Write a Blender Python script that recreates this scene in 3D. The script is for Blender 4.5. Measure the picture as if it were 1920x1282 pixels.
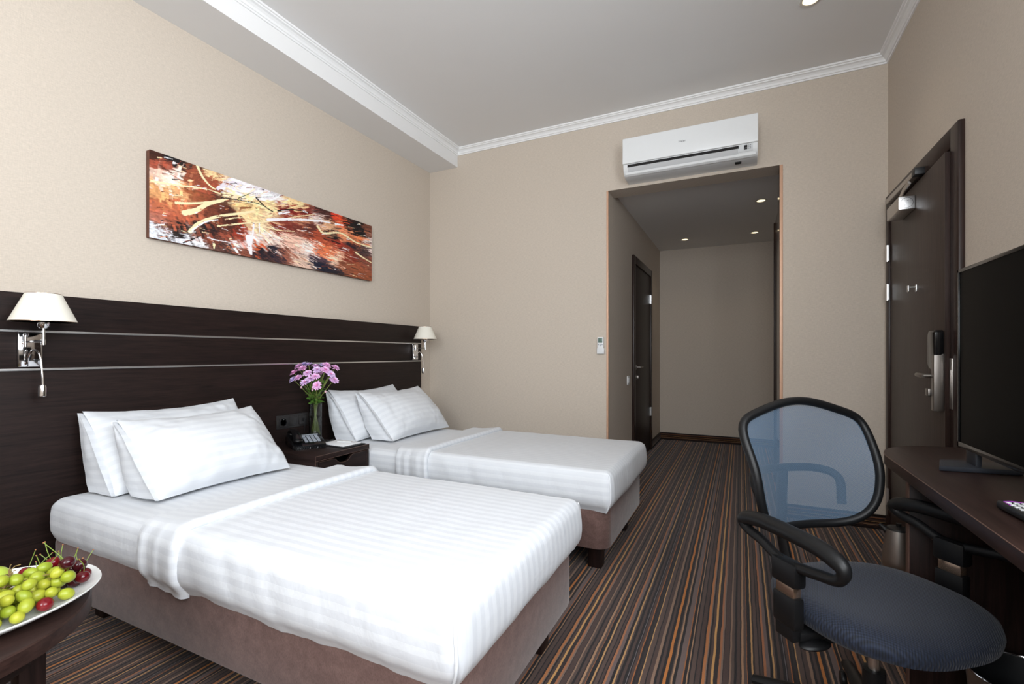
import bpy, bmesh, math, random
import numpy as np
from mathutils import Vector, Matrix, Euler, noise as mnoise
R = math.radians
random.seed(7)
for o in list(bpy.data.objects): bpy.data.objects.remove(o, do_unlink=True)
SC = bpy.context.scene
COL = SC.collection

# ------------------------------------------------------------------ camera
cam_d = bpy.data.cameras.new('camera'); cam = bpy.data.objects.new('camera', cam_d); COL.objects.link(cam)
cam.location = (0, 0, 1.12); cam.rotation_euler = (R(90), 0, R(25.84))
cam_d.sensor_width = 36; cam_d.lens = 36*886/1920; cam_d.shift_y = 22/1920; cam_d.clip_start = 0.02
SC.camera = cam
# ------------------------------------------------------------------ world, light, exposure
W = bpy.data.worlds.new('world'); SC.world = W; W.use_nodes = True
W.node_tree.nodes['Background'].inputs[0].default_value = (0.75, 0.86, 1.0, 1)
W.node_tree.nodes['Background'].inputs[1].default_value = 1.5
def area(name, loc, rot, sx, sy, power, color):
    l = bpy.data.lights.new(name, 'AREA'); l.shape = 'RECTANGLE'; l.size = sx; l.size_y = sy
    l.energy = power; l.color = color
    o = bpy.data.objects.new(name, l); COL.objects.link(o); o.location = loc; o.rotation_euler = rot
    return o
WIN = (-1.05, 1.02, 1.15, 2.85)        # window in the right wall beside the camera: y0, y1, z0, z1
FRONT = -1.75
area('window_daylight', (0.843+0.15, (WIN[0]+WIN[1])/2, (WIN[2]+WIN[3])/2), (0, R(88), 0), WIN[3]-WIN[2], WIN[1]-WIN[0], 100, (0.93, 0.97, 1.0))
WIF = (-0.90, 0.60, 1.25, 2.85)        # second window in the wall behind the camera: x0, x1, z0, z1
area('window_daylight_rear', ((WIF[0]+WIF[1])/2, FRONT-0.15, (WIF[2]+WIF[3])/2), (R(96), 0, 0), WIF[1]-WIF[0], WIF[3]-WIF[2], 78, (0.93, 0.97, 1.0))
SC.view_settings.view_transform = 'Standard'; SC.view_settings.look = 'None'
SC.view_settings.gamma = 1; SC.view_settings.use_curve_mapping = False
SC.view_settings.exposure = 0.26

# ------------------------------------------------------------------ colour + node helpers
def lin(c):
    c = c/255.0
    return c/12.92 if c <= 0.04045 else ((c+0.055)/1.055)**2.4
def srgb(r, g, b, k=1.0): return (lin(r)*k, lin(g)*k, lin(b)*k, 1)
class NT:
    def __init__(s, name):
        s.m = bpy.data.materials.new(name); s.m.use_nodes = True; s.t = s.m.node_tree
        s.b = s.t.nodes['Principled BSDF']; s.out = s.t.nodes['Material Output']
        s.tc = None
    def n(s, typ, **kw):
        x = s.t.nodes.new(typ)
        for k, v in kw.items(): setattr(x, k, v)
        return x
    def l(s, a, b): s.t.links.new(a, b)
    def obj(s):
        if s.tc is None: s.tc = s.n('ShaderNodeTexCoord')
        return s.tc.outputs['Object']
    def val(s, x, inp):
        if isinstance(x, (int, float)): inp.default_value = x
        else: s.l(x, inp)
    def math(s, op, a, b=0.0, c=None):
        x = s.n('ShaderNodeMath', operation=op); s.val(a, x.inputs[0]); s.val(b, x.inputs[1])
        if c is not None: s.val(c, x.inputs[2])
        return x.outputs[0]
    def sep(s, v):
        x = s.n('ShaderNodeSeparateXYZ'); s.l(v, x.inputs[0]); return x.outputs
    def mapping(s, v, scale, loc=(0,0,0), rot=(0,0,0)):
        x = s.n('ShaderNodeMapping'); x.inputs['Scale'].default_value = scale; x.inputs['Location'].default_value = loc
        x.inputs['Rotation'].default_value = rot
        s.l(v, x.inputs['Vector']); return x.outputs[0]
    def noise(s, v, scale=5, detail=3, rough=0.5, dist=0.0):
        x = s.n('ShaderNodeTexNoise'); x.inputs['Scale'].default_value = scale; x.inputs['Detail'].default_value = detail
        x.inputs['Roughness'].default_value = rough; x.inputs['Distortion'].default_value = dist
        if v is not None: s.l(v, x.inputs['Vector'])
        return x.outputs['Fac']
    def ramp(s, f, stops, interp='LINEAR'):
        x = s.n('ShaderNodeValToRGB'); x.color_ramp.interpolation = interp
        e = x.color_ramp.elements
        while len(e) < len(stops): e.new(0.5)
        for el, (p, c) in zip(e, stops): el.position = p; el.color = c
        s.l(f, x.inputs[0]); return x.outputs[0]
    def mix(s, f, a, b, blend='MIX'):
        x = s.n('ShaderNodeMix', data_type='RGBA', blend_type=blend)
        s.val(f, x.inputs[0])
        for v, i in ((a, 6), (b, 7)):
            if isinstance(v, tuple): x.inputs[i].default_value = v
            else: s.l(v, x.inputs[i])
        return x.outputs[2]
    def bump(s, h, strength=0.3, dist=0.001):
        x = s.n('ShaderNodeBump'); x.inputs['Strength'].default_value = strength; x.inputs['Distance'].default_value = dist
        s.l(h, x.inputs['Height']); s.l(x.outputs[0], s.b.inputs['Normal']); return x
    def set(s, **kw):
        for k, v in kw.items():
            k = k.replace('_', ' ')
            i = s.b.inputs[k]
            if isinstance(v, (int, float)): i.default_value = v
            elif isinstance(v, tuple): i.default_value = v
            else: s.l(v, i)
        return s
def plain(name, col, rough=0.5, metal=0.0, var=0.0, scale=40, **kw):
    t = NT(name)
    f = t.noise(t.obj(), scale, 3)
    a = tuple(min(1, x*(1-var)) for x in col[:3])+(1,); b = tuple(min(1, x*(1+var)) for x in col[:3])+(1,)
    t.set(Base_Color=t.mix(f, a, b), Roughness=rough, Metallic=metal, **kw)
    return t.m

MAT = {}
def wallpaper(name, col):
    t = NT(name); v = t.obj()
    sx = t.sep(v); h = t.math('ADD', sx[0], sx[1])
    cv = t.n('ShaderNodeCombineXYZ'); t.l(h, cv.inputs[0]); t.l(sx[2], cv.inputs[1]); c = cv.outputs[0]
    a = t.noise(t.mapping(c, (45, 320, 1)), 1, 2, 0.6)
    b = t.noise(t.mapping(c, (320, 45, 1), (7, 3, 0)), 1, 2, 0.6)
    d = t.noise(c, 2.2, 2)
    f = t.math('ADD', t.math('MULTIPLY', a, 0.6), t.math('MULTIPLY', b, 0.4))
    lo = tuple(x*0.87 for x in col[:3])+(1,); hi = tuple(min(1, x*1.12) for x in col[:3])+(1,)
    cc = t.ramp(f, [(0.30, lo), (0.70, hi)])
    t.set(Base_Color=t.mix(t.math('MULTIPLY', d, 0.10), cc, (0.5, 0.42, 0.34, 1)), Roughness=0.72, Specular_IOR_Level=0.25)
    t.bump(f, 0.35, 0.0015)
    return t.m
MAT['wallpaper'] = wallpaper('wallpaper_beige', (0.575, 0.502, 0.425, 1))
MAT['paint'] = plain('ceiling_paint', (0.80, 0.795, 0.79, 1), 0.8, var=0.01, scale=6)
MAT['cornice'] = plain('cornice_white', (0.84, 0.84, 0.84, 1), 0.55, var=0.01)
STRIPES = [(250,'o1'),(300,'t'),(322,'k'),(345,'p'),(400,'g'),(445,'d'),(520,'o2'),(560,'t'),(585,'k'),(600,'p'),(690,'k'),(705,'n'),(735,'dt'),(790,'k'),
 (830,'p'),(890,'k'),(915,'n2'),(950,'dt'),(1000,'o3'),(1018,'k'),(1085,'g2'),(1120,'d'),(1150,'p2'),(1215,'k'),(1230,'p'),(1275,'k'),(1300,'o2'),(1340,'gp'),
 (1400,'k'),(1450,'g2'),(1485,'dt'),(1515,'k'),(1570,'p'),(1620,'k'),(1665,'gl'),(1685,'k'),(1705,'p'),(1755,'o3'),(1775,'k'),(1820,'d'),(1855,'k'),(1875,'g2'),
 (1900,'dt'),(1930,'p2'),(1985,'k'),(2000,'p'),(2080,'n'),(2130,'k'),(2165,'p'),(2225,'k'),(2275,'o4'),(2325,'k'),(2385,'dt'),(2410,'n2'),(2435,'k'),(2490,'gp'),
 (2585,'o3'),(2607,'k'),(2655,'n2'),(2680,'k'),(2715,'p2'),(2785,'k'),(2800,'p'),(2875,'k')]
SCOL = {'o1':(178,112,62),'o2':(166,106,68),'o3':(160,96,50),'o4':(190,116,48),'g':(204,152,90),'g2':(192,146,94),'t':(126,104,92),'n':(140,110,90),'n2':(168,128,96),
 'dt':(84,66,58),'p':(74,54,48),'p2':(86,66,58),'gp':(108,90,86),'gl':(122,112,114),'k':(24,15,16),'d':(44,31,29)}
def carpet(name, axis, off, k=1.0, per=0.497):
    t = NT(name); v = t.obj(); s = t.sep(v)
    wob = t.noise(t.mapping(v, (9, 9, 9)), 1, 2); fz = t.noise(v, 260, 2)
    x = t.math('ADD', s[axis], t.math('MULTIPLY', t.math('SUBTRACT', wob, 0.5), 0.006))
    x = t.math('ADD', x, t.math('MULTIPLY', t.math('SUBTRACT', fz, 0.5), 0.004))
    f = t.math('FRACT', t.math('DIVIDE', t.math('ADD', x, off), per))
    st = [((p-250)/2663.0, srgb(*SCOL[c], k=k)) for p, c in STRIPES]
    A, B = st[:32], [(0.0, st[32][1])]+st[32:] if False else st[32:]
    ra = t.ramp(f, A, 'CONSTANT'); rb = t.ramp(f, B, 'CONSTANT')
    col = t.mix(t.math('GREATER_THAN', f, B[0][0]), ra, rb)
    pile = t.noise(v, 420, 2, 0.7)
    col = t.mix(0.55, col, t.mix(pile, (0.35, 0.35, 0.35, 1), (1.0, 1.0, 1.0, 1)), 'MULTIPLY')
    t.set(Base_Color=col, Roughness=0.95, Specular_IOR_Level=0.1, Sheen_Weight=0.15)
    bw = t.n('ShaderNodeRGBToBW'); t.l(col, bw.inputs[0])
    t.bump(t.math('ADD', t.math('MULTIPLY', bw.outputs[0], 3.0), pile), 0.5, 0.004)
    return t.m
MAT['carpet'] = carpet('striped_carpet', 0, 0.6196+0.497*20, 1.08)
MAT['skirting'] = carpet('striped_carpet_skirting', 2, 0.05, 0.8, 0.30)
def wood(name, dark, light, axis=1, rough=0.38, sc=1.0):
    t = NT(name); v = t.obj()
    scl = [70*sc]*3; scl[axis] = 3.5*sc
    a = t.noise(t.mapping(v, tuple(scl)), 1, 5, 0.65, 0.4)
    scl2 = [260*sc]*3; scl2[axis] = 10*sc
    b = t.noise(t.mapping(v, tuple(scl2)), 1, 2)
    f = t.math('ADD', t.math('MULTIPLY', a, 0.65), t.math('MULTIPLY', b, 0.35))
    t.set(Base_Color=t.ramp(f, [(0.33, dark), (0.68, light)]), Roughness=rough, Specular_IOR_Level=0.20)
    t.bump(f, 0.12, 0.0008)
    return t.m
MAT['wenge'] = wood('wenge_wood', srgb(18, 11, 10), srgb(42, 29, 26), 1, 0.50)
MAT['wenge_x'] = wood('wenge_wood_across', srgb(22, 14, 13), srgb(48, 34, 31), 0, 0.45)
MAT['wenge_z'] = wood('wenge_wood_upright', srgb(22, 14, 13), srgb(46, 32, 29), 2, 0.42)
MAT['desk_wood'] = wood('desk_wood', srgb(30, 19, 17), srgb(58, 40, 35), 1, 0.40)
MAT['door_wood'] = wood('door_wood', srgb(52, 42, 38), srgb(74, 62, 56), 2, 0.42)
MAT['frame_wood'] = wood('door_frame_wood', srgb(36, 25, 22), srgb(56, 41, 36), 2, 0.32)
MAT['edge_band'] = plain('edge_banding', srgb(92, 68, 58), 0.4, var=0.1)
MAT['alu'] = plain('brushed_aluminium', (0.72, 0.72, 0.72, 1), 0.32, 1.0, 0.05)
MAT['chrome'] = plain('chrome', (0.82, 0.82, 0.84, 1), 0.08, 1.0, 0.02)
MAT['nickel'] = plain('satin_nickel', (0.30, 0.275, 0.255, 1), 0.40, 1.0, 0.04)
MAT['steel'] = plain('brushed_steel', (0.55, 0.52, 0.49, 1), 0.35, 1.0, 0.06)
MAT['copper'] = plain('copper_edge_trim', srgb(206, 164, 136), 0.45, 0.2, 0.04)
MAT['ac_white'] = plain('glossy_white_plastic', (0.80, 0.815, 0.82, 1), 0.22, 0, 0.01)
MAT['ac_grey'] = plain('grey_plastic', (0.56, 0.57, 0.58, 1), 0.40, 0, 0.02)
MAT['black'] = plain('black_plastic', (0.010, 0.010, 0.011, 1), 0.42, 0, 0.2)
MAT['gloss_black'] = plain('gloss_black_plastic', (0.006, 0.006, 0.007, 1), 0.16, 0, 0.2)
MAT['chair_black'] = plain('chair_black_plastic', (0.006, 0.006, 0.0065, 1), 0.42, 0, 0.2, 90, Specular_IOR_Level=0.3)
MAT['screen'] = plain('tv_screen', (0.002, 0.002, 0.002, 1), 0.30, 0, 0.1, Specular_IOR_Level=0.06)
MAT['dark_void'] = plain('dark_recess', (0.006, 0.005, 0.005, 1), 0.8)
MAT['white_plastic'] = plain('white_plastic', (0.78, 0.79, 0.80, 1), 0.4)
MAT['lcd'] = plain('lcd_green_grey', srgb(96, 118, 110), 0.3)
MAT['key_grey'] = plain('grey_keys', srgb(150, 156, 165), 0.5, var=0.05)
MAT['key_print'] = plain('dark_grey_print', srgb(96, 96, 100), 0.5)
MAT['paper'] = plain('paper_white', (0.80, 0.81, 0.83, 1), 0.8, var=0.02)
MAT['leather'] = plain('black_leatherette', (0.012, 0.012, 0.014, 1), 0.5, var=0.2)
MAT['porcelain'] = plain('white_porcelain', (0.80, 0.80, 0.78, 1), 0.18, 0, 0.01)
MAT['tan_gold'] = plain('polished_bronze', srgb(176, 150, 130), 0.2, 0.9, 0.04)
def shade_mat():
    t = NT('lampshade_fabric'); v = t.obj()
    f = t.noise(v, 300, 2)
    t.set(Base_Color=t.mix(f, (0.78, 0.75, 0.66, 1), (0.84, 0.81, 0.72, 1)), Roughness=0.75, Transmission_Weight=0.0)
    return t.m
MAT['shade'] = shade_mat()
def bed_base():
    t = NT('brown_velour'); v = t.obj()
    a = t.noise(v, 26, 4, 0.7); b = t.noise(t.mapping(v, (260, 260, 160)), 1, 2)
    f = t.math('ADD', t.math('MULTIPLY', a, 0.6), t.math('MULTIPLY', b, 0.4))
    t.set(Base_Color=t.ramp(f, [(0.3, srgb(84, 64, 60)), (0.7, srgb(116, 92, 86))]), Roughness=0.9, Specular_IOR_Level=0.15, Sheen_Weight=0.35, Sheen_Roughness=0.4)
    t.bump(f, 0.3, 0.002); return t.m
MAT['velour'] = bed_base()
def linen(name, pitch=0.040, contrast=1.0):
    t = NT(name); v = t.obj()
    at = t.n('ShaderNodeAttribute', attribute_name='stripe')
    f = t.math('FRACT', t.math('DIVIDE', at.outputs['Fac'], pitch))
    s = t.math('LESS_THAN', f, 0.5)
    d = 0.050*contrast
    col = t.mix(s, (0.68, 0.70, 0.73, 1), (0.68-d, 0.70-d, 0.73-d*0.9, 1))
    t.set(Base_Color=col, Roughness=t.math('SUBTRACT', 0.72, t.math('MULTIPLY', s, 0.18)), Specular_IOR_Level=0.3, Sheen_Weight=0.08)
    w1 = t.noise(v, 7.0, 3, 0.55, 0.6); w2 = t.noise(t.mapping(v, (22, 5, 12)), 1, 3, 0.5, 0.5)
    h = t.math('ADD', t.math('MULTIPLY', w1, 0.6), t.math('MULTIPLY', w2, 0.4))
    h = t.math('ADD', h, t.math('MULTIPLY', s, -0.02))
    t.bump(h, 0.35, 0.012)
    return t.m
MAT['linen'] = linen('white_striped_satin_linen')
MAT['linen_plain'] = plain('white_linen_pleat', (0.69, 0.71, 0.74, 1), 0.7)
MAT['linen_pillow'] = linen('white_striped_satin_pillowcase', 0.044, 0.8)
def mesh_mat():
    t = NT('blue_grey_mesh_fabric'); v = t.obj(); s = t.sep(v)
    k = 2*math.pi/0.0042
    a = t.math('SINE', t.math('MULTIPLY', t.math('ADD', s[0], t.math('MULTIPLY', s[2], 0.5)), k))
    b = t.math('SINE', t.math('MULTIPLY', t.math('SUBTRACT', t.math('MULTIPLY', s[0], 0.5), s[2]), k))
    p = t.math('MULTIPLY', a, b)
    alpha = t.math('LESS_THAN', p, 0.16)
    t.set(Base_Color=srgb(84, 106, 128), Roughness=0.6, Sheen_Weight=0.2, Alpha=alpha)
    return t.m
MAT['mesh'] = mesh_mat()
def seat_mat():
    t = NT('navy_seat_fabric'); v = t.obj(); s = t.sep(v)
    k = 2*math.pi/0.008
    a = t.math('SINE', t.math('MULTIPLY', s[0], k)); b = t.math('SINE', t.math('MULTIPLY', s[1], k))
    p = t.math('MULTIPLY', a, b)
    f = t.math('ADD', t.math('MULTIPLY', p, 0.5), 0.5)
    t.set(Base_Color=t.mix(f, srgb(11, 14, 22), srgb(34, 43, 62)), Roughness=0.7, Sheen_Weight=0.12, Specular_IOR_Level=0.3)
    t.bump(f, 0.6, 0.002); return t.m
MAT['seat'] = seat_mat()
def glass(name, col=(1,1,1,1), rough=0.0, ior=1.45):
    t = NT(name); t.set(Base_Color=col, Roughness=rough, Transmission_Weight=1.0, IOR=ior); return t.m
MAT['glass'] = glass('clear_glass', (0.93, 0.96, 0.96, 1))
MAT['water'] = glass('water', (0.95, 0.97, 0.93, 1), 0, 1.33)
def emit(name, col, s):
    t = NT(name); t.set(Base_Color=(0.8, 0.8, 0.8, 1), Emission_Color=col, Emission_Strength=s); return t.m
MAT['lamp_glow'] = emit('warm_lamp_glow', (1.0, 0.82, 0.50, 1), 1.5)
def fruit(name, a, b, rough=0.3, sss=0.25, rad=(0.01, 0.008, 0.003), scale=30):
    t = NT(name); f = t.noise(t.obj(), scale, 3)
    oi = t.n('ShaderNodeObjectInfo')
    m = t.math('ADD', t.math('MULTIPLY', f, 0.5), t.math('MULTIPLY', oi.outputs['Random'], 0.5))
    t.set(Base_Color=t.mix(m, a, b), Roughness=rough, Subsurface_Weight=sss, Subsurface_Radius=rad, Subsurface_Scale=1.0, Specular_IOR_Level=0.4)
    return t.m
MAT['grape'] = fruit('green_grape_skin', srgb(122, 144, 34), srgb(178, 174, 56), 0.36, 0.25)
MAT['cherry'] = fruit('dark_cherry_skin', srgb(64, 8, 16), srgb(118, 14, 24), 0.15, 0.1)
MAT['cherry_dark'] = fruit('black_cherry_skin', srgb(44, 10, 18), srgb(70, 14, 22), 0.14, 0.1)
MAT['apple'] = fruit('green_apple_skin', srgb(160, 184, 58), srgb(196, 206, 96), 0.28, 0.1)
MAT['stem_green'] = plain('green_stem', srgb(112, 132, 48), 0.5, var=0.25)
MAT['stem_tip'] = plain('brown_stem_tip', srgb(150, 96, 60), 0.7, var=0.2)
MAT['stem_dry'] = plain('dry_grape_stem', srgb(126, 104, 60), 0.7, var=0.25)
MAT['flower_stem'] = plain('flower_stem_green', srgb(112, 124, 58), 0.5, var=0.25)
MAT['leaf'] = plain('leaf_green', srgb(78, 116, 44), 0.5, var=0.35, scale=60)
MAT['bud'] = plain('pink_bud', srgb(226, 180, 196), 0.6, var=0.1)
def petal_mat():
    t = NT('lilac_petals'); oi = t.n('ShaderNodeObjectInfo')
    t.set(Base_Color=t.ramp(oi.outputs['Random'], [(0.0, srgb(240, 172, 220)), (0.5, srgb(236, 200, 240)), (1.0, srgb(214, 208, 248))]), Roughness=0.6, Subsurface_Weight=0.1)
    return t.m
MAT['petal'] = petal_mat()
MAT['petal_core'] = plain('flower_centre', srgb(214, 120, 170), 0.7, var=0.15)

# ------------------------------------------------------------------ mesh builder
class MB:
    def __init__(s): s.v = []; s.f = []
    def add(s, vs, fs):
        o = len(s.v); s.v += [Vector(p) for p in vs]; s.f += [tuple(i+o for i in f) for f in fs]; return s
    def bm(s, bm):
        bm.verts.ensure_lookup_table(); bm.verts.index_update()
        return s.add([v.co.copy() for v in bm.verts], [tuple(v.index for v in f.verts) for f in bm.faces])
    def box(s, x0, x1, y0, y1, z0, z1, bev=0.0, seg=2, mat=None):
        bm = bmesh.new(); bmesh.ops.create_cube(bm, size=1)
        for v in bm.verts:
            v.co = Vector(((x0+x1)/2+v.co.x*(x1-x0), (y0+y1)/2+v.co.y*(y1-y0), (z0+z1)/2+v.co.z*(z1-z0)))
        if bev > 0: bmesh.ops.bevel(bm, geom=bm.edges[:], offset=bev, segments=seg, profile=0.5, affect='EDGES')
        if mat is not None: bmesh.ops.transform(bm, matrix=mat, verts=bm.verts)
        s.bm(bm); bm.free(); return s
    def prism(s, pts, a0, a1, axis='z', bev=0.0, seg=2):
        # pts: 2-D outline; axis z: (x,y); axis y: (x,z); axis x: (y,z)
        def mk(p, a):
            if axis == 'z': return (p[0], p[1], a)
            if axis == 'y': return (p[0], a, p[1])
            return (a, p[0], p[1])
        bm = bmesh.new()
        A = [bm.verts.new(mk(p, a0)) for p in pts]; B = [bm.verts.new(mk(p, a1)) for p in pts]
        n = len(pts)
        fa = bm.faces.new(A); fb = bm.faces.new(B[::-1])
        for i in range(n): bm.faces.new((A[i], B[i], B[(i+1) % n], A[(i+1) % n]))
        bmesh.ops.recalc_face_normals(bm, faces=bm.faces[:])
        if bev > 0:
            ed = list(set(list(fa.edges)+list(fb.edges)))
            bmesh.ops.bevel(bm, geom=ed, offset=bev, segments=seg, profile=0.5, affect='EDGES')
        s.bm(bm); bm.free(); return s
    def lathe(s, prof, c=(0,0,0), n=32, axis=None, mat=None):
        # prof: list of (r, h) ; axis: direction vector (default z)
        vs = []; fs = []
        c = Vector(c); q = Vector((0,0,1)).rotation_difference(Vector(axis)) if axis is not None else None
        for r, h in prof:
            for i in range(n):
                a = 2*math.pi*i/n; p = Vector((r*math.cos(a), r*math.sin(a), h))
                if q: p = q @ p
                vs.append(c+p)
        m = len(prof)
        for j in range(m-1):
            for i in range(n):
                fs.append((j*n+i, j*n+(i+1) % n, (j+1)*n+(i+1) % n, (j+1)*n+i))
        if prof[0][0] > 1e-6: fs.append(tuple(range(n))[::-1])
        if prof[-1][0] > 1e-6: fs.append(tuple((m-1)*n+i for i in range(n)))
        return s.add(vs, fs)
    def cyl(s, p0, p1, r0, r1=None, n=16):
        r1 = r0 if r1 is None else r1; p0 = Vector(p0); p1 = Vector(p1); d = p1-p0
        return s.lathe([(r0, 0), (r1, d.length)], p0, n, d)
    def tube(s, pts, r, n=8, closed=False, flat=1.0, up=None):
        P = [Vector(p) for p in pts]; m = len(P)
        rs = r if isinstance(r, (list, tuple)) else [r]*m
        vs = []; fs = []; prev = None
        for i in range(m):
            if closed: t = P[(i+1) % m]-P[i-1]
            else: t = P[min(i+1, m-1)]-P[max(i-1, 0)]
            t.normalize()
            if up is not None: ref = Vector(up)
            elif prev is not None: ref = prev
            else: ref = Vector((0,0,1)) if abs(t.z) < 0.9 else Vector((1,0,0))
            a = ref-t*ref.dot(t)
            if a.length < 1e-5: a = Vector((1,0,0))-t*t.x
            a.normalize(); b = t.cross(a); prev = a
            for k in range(n):
                w = 2*math.pi*k/n
                vs.append(P[i]+(a*math.cos(w)*flat+b*math.sin(w))*rs[i])
        M = m if closed else m-1
        for i in range(M):
            for k in range(n):
                fs.append((i*n+k, i*n+(k+1) % n, ((i+1) % m)*n+(k+1) % n, ((i+1) % m)*n+k))
        if not closed: fs.append(tuple(range(n))[::-1]); fs.append(tuple((m-1)*n+k for k in range(n)))
        return s.add(vs, fs)
    def ell(s, c, rad, nu=16, nv=10, rot=None, fn=None):
        vs = []; fs = []; c = Vector(c)
        for j in range(nv+1):
            ph = math.pi*j/nv
            for i in range(nu):
                th = 2*math.pi*i/nu
                p = Vector((math.sin(ph)*math.cos(th), math.sin(ph)*math.sin(th), math.cos(ph)))
                if fn: p = fn(p)
                p = Vector((p.x*rad[0], p.y*rad[1], p.z*rad[2]))
                if rot is not None: p = rot @ p
                vs.append(c+p)
        for j in range(nv):
            for i in range(nu): fs.append((j*nu+i, (j+1)*nu+i, (j+1)*nu+(i+1) % nu, j*nu+(i+1) % nu))
        return s.add(vs, fs)
    def grid(s, fn, nu, nv, wrap=False):
        vs = []; fs = []
        for j in range(nv+1):
            for i in range(nu+1): vs.append(fn(i/nu, j/nv))
        for j in range(nv):
            for i in range(nu): a = j*(nu+1)+i; fs.append((a, a+1, a+nu+2, a+nu+1))
        return s.add(vs, fs)
    def xf(s, m):
        s.v = [m @ p for p in s.v]; return s
def smooth_path(pts, k=6, closed=False):
    P = [Vector(p) for p in pts]; n = len(P); out = []
    for i in range(n if closed else n-1):
        p0 = P[(i-1) % n] if (closed or i > 0) else P[0]*2-P[1]
        p1 = P[i]; p2 = P[(i+1) % n]; p3 = P[(i+2) % n] if (closed or i+2 < n) else P[-1]*2-P[-2]
        for j in range(k):
            t = j/k
            out.append(0.5*((2*p1)+(p2-p0)*t+(2*p0-5*p1+4*p2-p3)*t*t+(3*p1-p0-3*p2+p3)*t**3))
    if not closed: out.append(P[-1].copy())
    return out
LOC = {}
def mesh_of(name, mb, mat, off=Vector((0,0,0)), sharp=38, dedupe=True):
    me = bpy.data.meshes.new(name)
    me.from_pydata([tuple(p-off) for p in mb.v], [], mb.f)
    bm = bmesh.new(); bm.from_mesh(me)
    if dedupe: bmesh.ops.remove_doubles(bm, verts=bm.verts[:], dist=1e-6)
    bmesh.ops.recalc_face_normals(bm, faces=bm.faces[:]); bm.to_mesh(me); bm.free()
    me.shade_smooth(); me.set_sharp_from_angle(angle=R(sharp))
    me.materials.append(MAT[mat] if isinstance(mat, str) else mat)
    return me
def tag(o, label=None, cat=None, group=None, kind=None):
    if label: o['label'] = label
    if cat: o['category'] = cat
    if group: o['group'] = group
    if kind: o['kind'] = kind
    return o
def obj(name, mb, mat, parent=None, label=None, loc=None, sharp=38):
    """one mesh object; verts given in world space, or in the parent's local space when the parent is rotated"""
    if parent is not None: off = LOC[parent]
    else: off = Vector(loc) if loc is not None else Vector((0,0,0))
    o = bpy.data.objects.new(name, mesh_of(name, mb, mat, off, sharp)); COL.objects.link(o)
    if parent is not None: o.parent = parent
    else: o.location = off
    LOC[o] = off
    if label: o['label'] = label
    return o
def thing(name, label, cat, loc=(0,0,0), rz=0.0, group=None, kind=None, local=False):
    e = bpy.data.objects.new(name, None); COL.objects.link(e); e.empty_display_size = 0.05
    e.location = loc; e.rotation_euler = (0, 0, rz)
    LOC[e] = Vector((0,0,0)) if (local or rz) else Vector(loc)
    return tag(e, label, cat, group, kind)
def struct(name, mb, mat, label=None, cat=None, parent=None):
    o = obj(name, mb, mat, parent)
    if parent is None: tag(o, label, cat, None, 'structure')
    return o
def copy_tree(o, parent=None):
    c = o.copy(); COL.objects.link(c)
    if parent is not None: c.parent = parent
    LOC[c] = LOC[o]
    for ch in o.children: copy_tree(ch, c)
    return c

# ================================================================== THE ROOM
XL, XR, YB, ZC = -2.694, 0.843, 3.749, 3.02
OX0, OX1, OZ = -0.960, 0.245, 2.425      # opening to the hall
HY, HXR, HZ, TH = 6.45, 0.42, 2.47, 0.20
DY0, DY1, DZ = 2.685, 3.655, 2.02          # entrance door opening
struct('floor', MB().box(XL-0.1, XR+0.25, FRONT-0.3, HY+0.1, -0.1, 0.0), 'carpet', 'brown, orange and grey striped carpet floor', 'floor')
struct('wall_left', MB().box(XL-0.12, XL, FRONT, YB+TH, 0, ZC), 'wallpaper', 'beige textured wallpaper wall behind the headboard', 'wall')
struct('wall_back', MB().box(XL, OX0, YB, YB+TH, 0, ZC).box(OX1, XR+0.2, YB, YB+TH, 0, ZC).box(OX0, OX1, YB, YB+TH, OZ, ZC), 'wallpaper', 'beige wall with the hall opening and air conditioner', 'wall')
struct('wall_right', MB().box(XR, XR+0.16, FRONT, WIN[0], 0, ZC).box(XR, XR+0.16, WIN[0], WIN[1], 0, WIN[2]).box(XR, XR+0.16, WIN[0], WIN[1], WIN[3], ZC).box(XR, XR+0.16, WIN[1], DY0, 0, ZC)
       .box(XR, XR+0.16, DY1, YB, 0, ZC).box(XR, XR+0.16, DY0, DY1, DZ, ZC).box(XR+0.16, XR+0.2, DY0-0.1, YB, 0, ZC), 'wallpaper', 'beige wall with the dark entrance door', 'wall')
struct('wall_front', MB().box(XL-0.12, WIF[0], FRONT-0.2, FRONT, 0, ZC).box(WIF[1], XR+0.2, FRONT-0.2, FRONT, 0, ZC).box(WIF[0], WIF[1], FRONT-0.2, FRONT, 0, WIF[2]).box(WIF[0], WIF[1], FRONT-0.2, FRONT, WIF[3], ZC), 'wallpaper', 'beige wall behind the viewer', 'wall')
struct('ceiling', MB().box(XL-0.12, XR+0.2, FRONT-0.2, YB+TH, ZC, ZC+0.1), 'paint', 'plain white painted ceiling of the bedroom', 'ceiling')
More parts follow.
